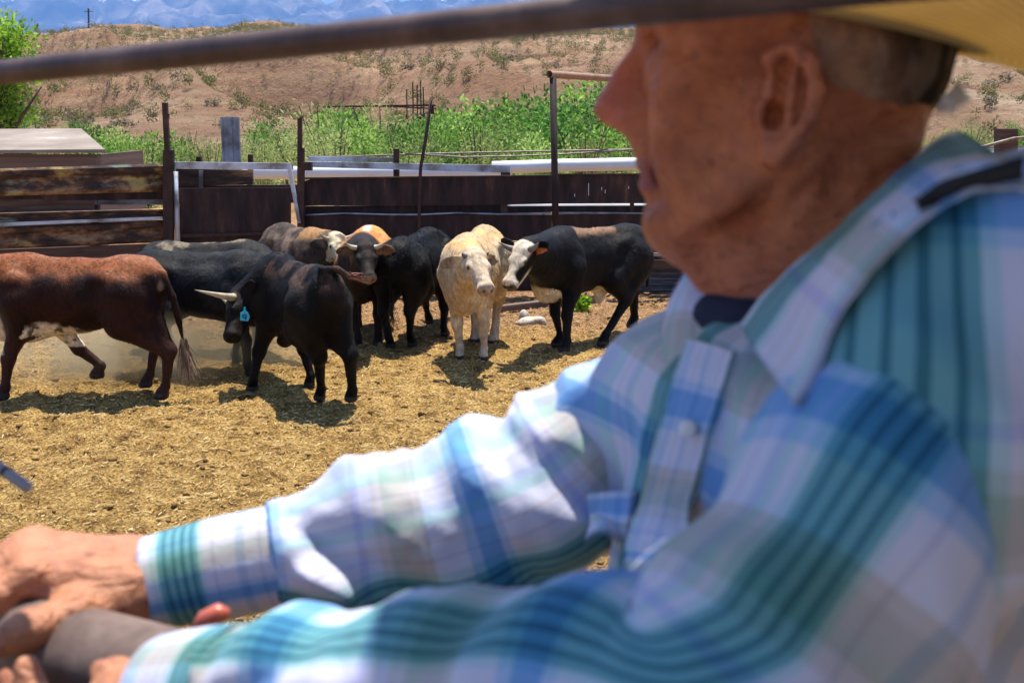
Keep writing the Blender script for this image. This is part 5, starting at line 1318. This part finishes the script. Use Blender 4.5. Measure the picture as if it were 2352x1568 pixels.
ribbon('collar_stand', [(1610, 752, .735), (1650, 762, .720), (1705, 776, .70)], [(1604, 812, .735), (1650, 822, .718), (1718, 834, .698)], M['shirt'], 30, 8, .002, u0=.0, v0=.0, seed=4)
pk = [(1598, 800), (1575, 880), (1552, 960), (1525, 1050), (1497, 1150), (1468, 1240), (1440, 1330)]
ribbon('placket', [on_shirt(x-2, y, .009) for x, y in pk], [on_shirt(x+95, y+18, .005) for x, y in pk], M['shirt'], 70, 8, .002, .005, u0=.63*.19, v0=.02, seed=5)
for x, y in ((1622, 990), (1565, 1180)):
    p = on_shirt(x, y, .013); d_ = nrm(_ce-p); m = MB(); m.tube([p-d_*.004, p+d_*.0005, p+d_*.0012], [.0052, .0052, .0038], 18); m.build('button', M['pearl'], shirt, True)
pkp = [(1385, 1120), (1378, 1180), (1368, 1240)]
ribbon('pocket', [on_shirt(x-25, y, .010) for x, y in pkp], [on_shirt(x+85, y+4, .006) for x, y in pkp], M['shirt'], 30, 12, .008, .003, u0=.1, v0=.05, seed=6)
# navy undershirt at the throat
F = Field(); F.chain([P(1790, 735, .71), P(1710, 755, .725), P(1650, 755, .75), P(1615, 725, .78), P(1640, 680, .83)], [.013, .014, .014, .013, .012], .02)
F.cap(P(1700, 800, .765), HL(-.065, 0, -.23), .03, .05, .03)
Vu, Fu = F.mesh(.004, None, 2); mk('undershirt', Vu, Fu, M['navy'], man, True)
# trousers and boots, below the picture
HBm = TP(-.07, 0, -.50); F = Field(); F.ell(HBm, (.15, .18, .15), TM, .05)
ft = []
for s in (1, -1):
    kn = HBm+lat*s*.11+fac*.04+np.array((0, 0, -.42)); an_ = HBm+lat*s*.12-fac*.02; an_[2] = .90; F.chain([HBm+lat*s*.09, kn, an_], [.105, .078, .062], .05); ft.append(an_)
Vj, Fj = F.mesh(.012, None, 2); mk('jeans', Vj, Fj, M['denim'], man, True)
for an_ in ft:
    F = Field(); F.cap(an_+np.array((0, 0, .08)), an_-np.array((0, 0, .05)), .055, .05, .02); F.cap(an_+np.array((0, 0, -.06)), an_+fac*.16+np.array((0, 0, -.065)), .045, .035, .03)
    Vj, Fj = F.mesh(.008, None, 1); mk('boot', Vj, Fj, M['leather'], man, True)
sc_ = empty('added_shade_canopy', (.3, -1.2, 0), 'unseen flat canopy added to shade the man, held by posts behind', 'canopy')
m = MB(); m.box((.0, -1.6, 3.20), (3.2, .80, 3.24)); m.build('roof', M['old_roof'], sc_)  # roof out of view, added to shade the near arm and shoulder
for x in (.5, 2.9): MB().box((x-.05, -1.3, 3.08), (x+.05, .7, 3.197)).build('beam', M['brown_wood'], sc_); MB().box((x-.06, -1.3, 0), (x+.06, -1.18, 3.077)).build('post', M['brown_wood'], sc_)
wk = empty('viewing_platform', (.3, .1, 0), 'raised plank walkway the man stands on beside the pipe fence', 'platform')
m = MB()
for k in range(6): m.box((-1.6, -.55+.20*k, .745), (2.2, -.365+.20*k, .80))
m.build('deck', M['brown_wood'], wk)
for x in (-1.5, .3, 2.1):
    for y in (-.5, .58): MB().box((x-.05, y-.05, 0), (x+.05, y+.05, .743)).build('leg', M['brown_wood'], wk)
# the pipe fence he leans on
def mat_rail():
    t = NT('worn_pipe'); v = t.co('Object'); c = t.ramp(t.noise(v, 22, 5, .65), [(.3, (.035, .018, .016)), (.5, (.075, .042, .036)), (.7, (.14, .09, .075))])
    t.base(c, .55, .1, .5); t.bump(t.noise(v, 120, 4, .6), .25, .002); return t.m
M['rail'] = mat_rail()
M['rail_grey'] = noisy('worn_grey_pipe', [(.3, (.075, .045, .035)), (.5, (.14, .095, .078)), (.7, (.22, .16, .135))], 22, .6, 0, .3, .002)
pfn = empty('pipe_fence', (-.6, 1.0, 0), 'worn pipe fence, one rail across the brow of the man, one under his hands', 'fence')
a = P(0, 167, .865); b2 = P(1440, 20, .56); dd = b2-a
MB().tube([a-dd*1.2, a, b2, b2+dd*1.55], .0092, 20).build('rail', M['rail'], pfn, True)
pe = b2+dd*1.5; MB().tube([(pe[0], pe[1]-.035, 0), (pe[0], pe[1]-.035, pe[2]+.03)], .025, 18).build('post', M['rail'], pfn, True)
a = P(0, 1454, .865); b2 = P(420, 1572, .786); dd = b2-a
MB().tube([a-dd*5, a, b2, b2+dd*6.5], .036, 28).build('rail', M['rail_grey'], pfn, True)
pa = P(0, 1454, .865)-dd*4.6; MB().tube([(pa[0], pa[1], 0), (pa[0], pa[1], 2.5)], .04, 20).build('post', M['rail'], pfn, True)
pb_ = P(420, 1572, .786)+dd*6.3; MB().tube([(pb_[0], pb_[1], 0), (pb_[0], pb_[1], 2.36)], .03, 20).build('post', M['rail'], pfn, True)
m = MB(); c0 = P(492, 1420, .765); m.tube([c0+np.array((-.012, 0, -.008)), c0+np.array((-.006, 0, -.001)), c0+np.array((.004, 0, .004)), c0+np.array((.010, 0, .003))], [.005, .007, .007, .004], 14); m.tube([c0, c0-np.array((.0, .0, .05))], .006, 10)
t_ = NT('red_plastic'); t_.base((.48, .11, .065), .35, 0, .5)
single(m, 'red_knob', t_.m, 'small glossy red knob on the lower rail behind the near cuff', 'knob', None, True)
rod = empty('metal_rod', tuple(P(66, 1122, .80)), 'thin grey metal rod with a dark ring poking in from the left', 'rod')
a = P(-160, 960, .86); b2 = P(64, 1120, .80); MB().tube([a-(b2-a)*4.5, b2], .0042, 14).build('shaft', M['galv'], rod, True)
MB().tube([a+(b2-a)*.78, a+(b2-a)*.81], .0045, 14).build('ring', M['ink'], rod, True)
# ------------------------------------------------------------------ air
def volume_mat(name, color, dens, aniso=.0, noise=None):
    m = bpy.data.materials.new(name); m.use_nodes = True; t = m.node_tree; t.nodes.clear()
    o = t.nodes.new('ShaderNodeOutputMaterial'); v = t.nodes.new('ShaderNodeVolumePrincipled'); v.inputs['Color'].default_value = (*color, 1)
    v.inputs['Density'].default_value = dens; v.inputs['Anisotropy'].default_value = aniso; t.links.new(v.outputs[0], o.inputs['Volume']); return m, t, v
HZ, _, _ = volume_mat('haze_air', (.20, .45, 1.0), 1.3e-4)
m = MB(); m.box((-13000, -5000, -62), (13000, 15000, 1500)); prop(m.build('haze', HZ), kind='stuff')

# dust kicked up by the walking cattle
def dust(c, r, dens, label):
    m_, t, v = volume_mat('dust_cloud', (.95, .80, .55), 1.0, .3)
    co = t.nodes.new('ShaderNodeTexCoord'); no = t.nodes.new('ShaderNodeTexNoise'); no.inputs['Scale'].default_value = 2.2; no.inputs['Detail'].default_value = 3
    t.links.new(co.outputs['Object'], no.inputs['Vector'])
    ln = t.nodes.new('ShaderNodeVectorMath'); ln.operation = 'LENGTH'
    dv = t.nodes.new('ShaderNodeVectorMath'); dv.operation = 'DIVIDE'; dv.inputs[1].default_value = r; t.links.new(co.outputs['Object'], dv.inputs[0]); t.links.new(dv.outputs[0], ln.inputs[0])
    fa = t.nodes.new('ShaderNodeMapRange'); fa.inputs[1].default_value = 1.0; fa.inputs[2].default_value = .2; t.links.new(ln.outputs['Value'], fa.inputs[0])
    nr = t.nodes.new('ShaderNodeMapRange'); nr.inputs[1].default_value = .35; nr.inputs[2].default_value = .75; t.links.new(no.outputs['Fac'], nr.inputs[0])
    mu = t.nodes.new('ShaderNodeMath'); mu.operation = 'MULTIPLY'; t.links.new(fa.outputs[0], mu.inputs[0]); t.links.new(nr.outputs[0], mu.inputs[1])
    m2 = t.nodes.new('ShaderNodeMath'); m2.operation = 'MULTIPLY'; m2.inputs[1].default_value = dens; t.links.new(mu.outputs[0], m2.inputs[0]); t.links.new(m2.outputs[0], v.inputs['Density'])
    m = MB(); m.sphere((0, 0, 0), r, 20, 12); o = mk('dust', m.V, m.F, m_); o.location = c; prop(o, kind='stuff')
S.cycles.volume_step_rate = 4.0
p = G(250, 880); dust((p[0], p[1]+.35, .25), (1.5, .8, .46), 5.0, '')
p = G(560, 840); dust((p[0], p[1]+.1, .2), (1.1, .7, .40), 3.6, '')
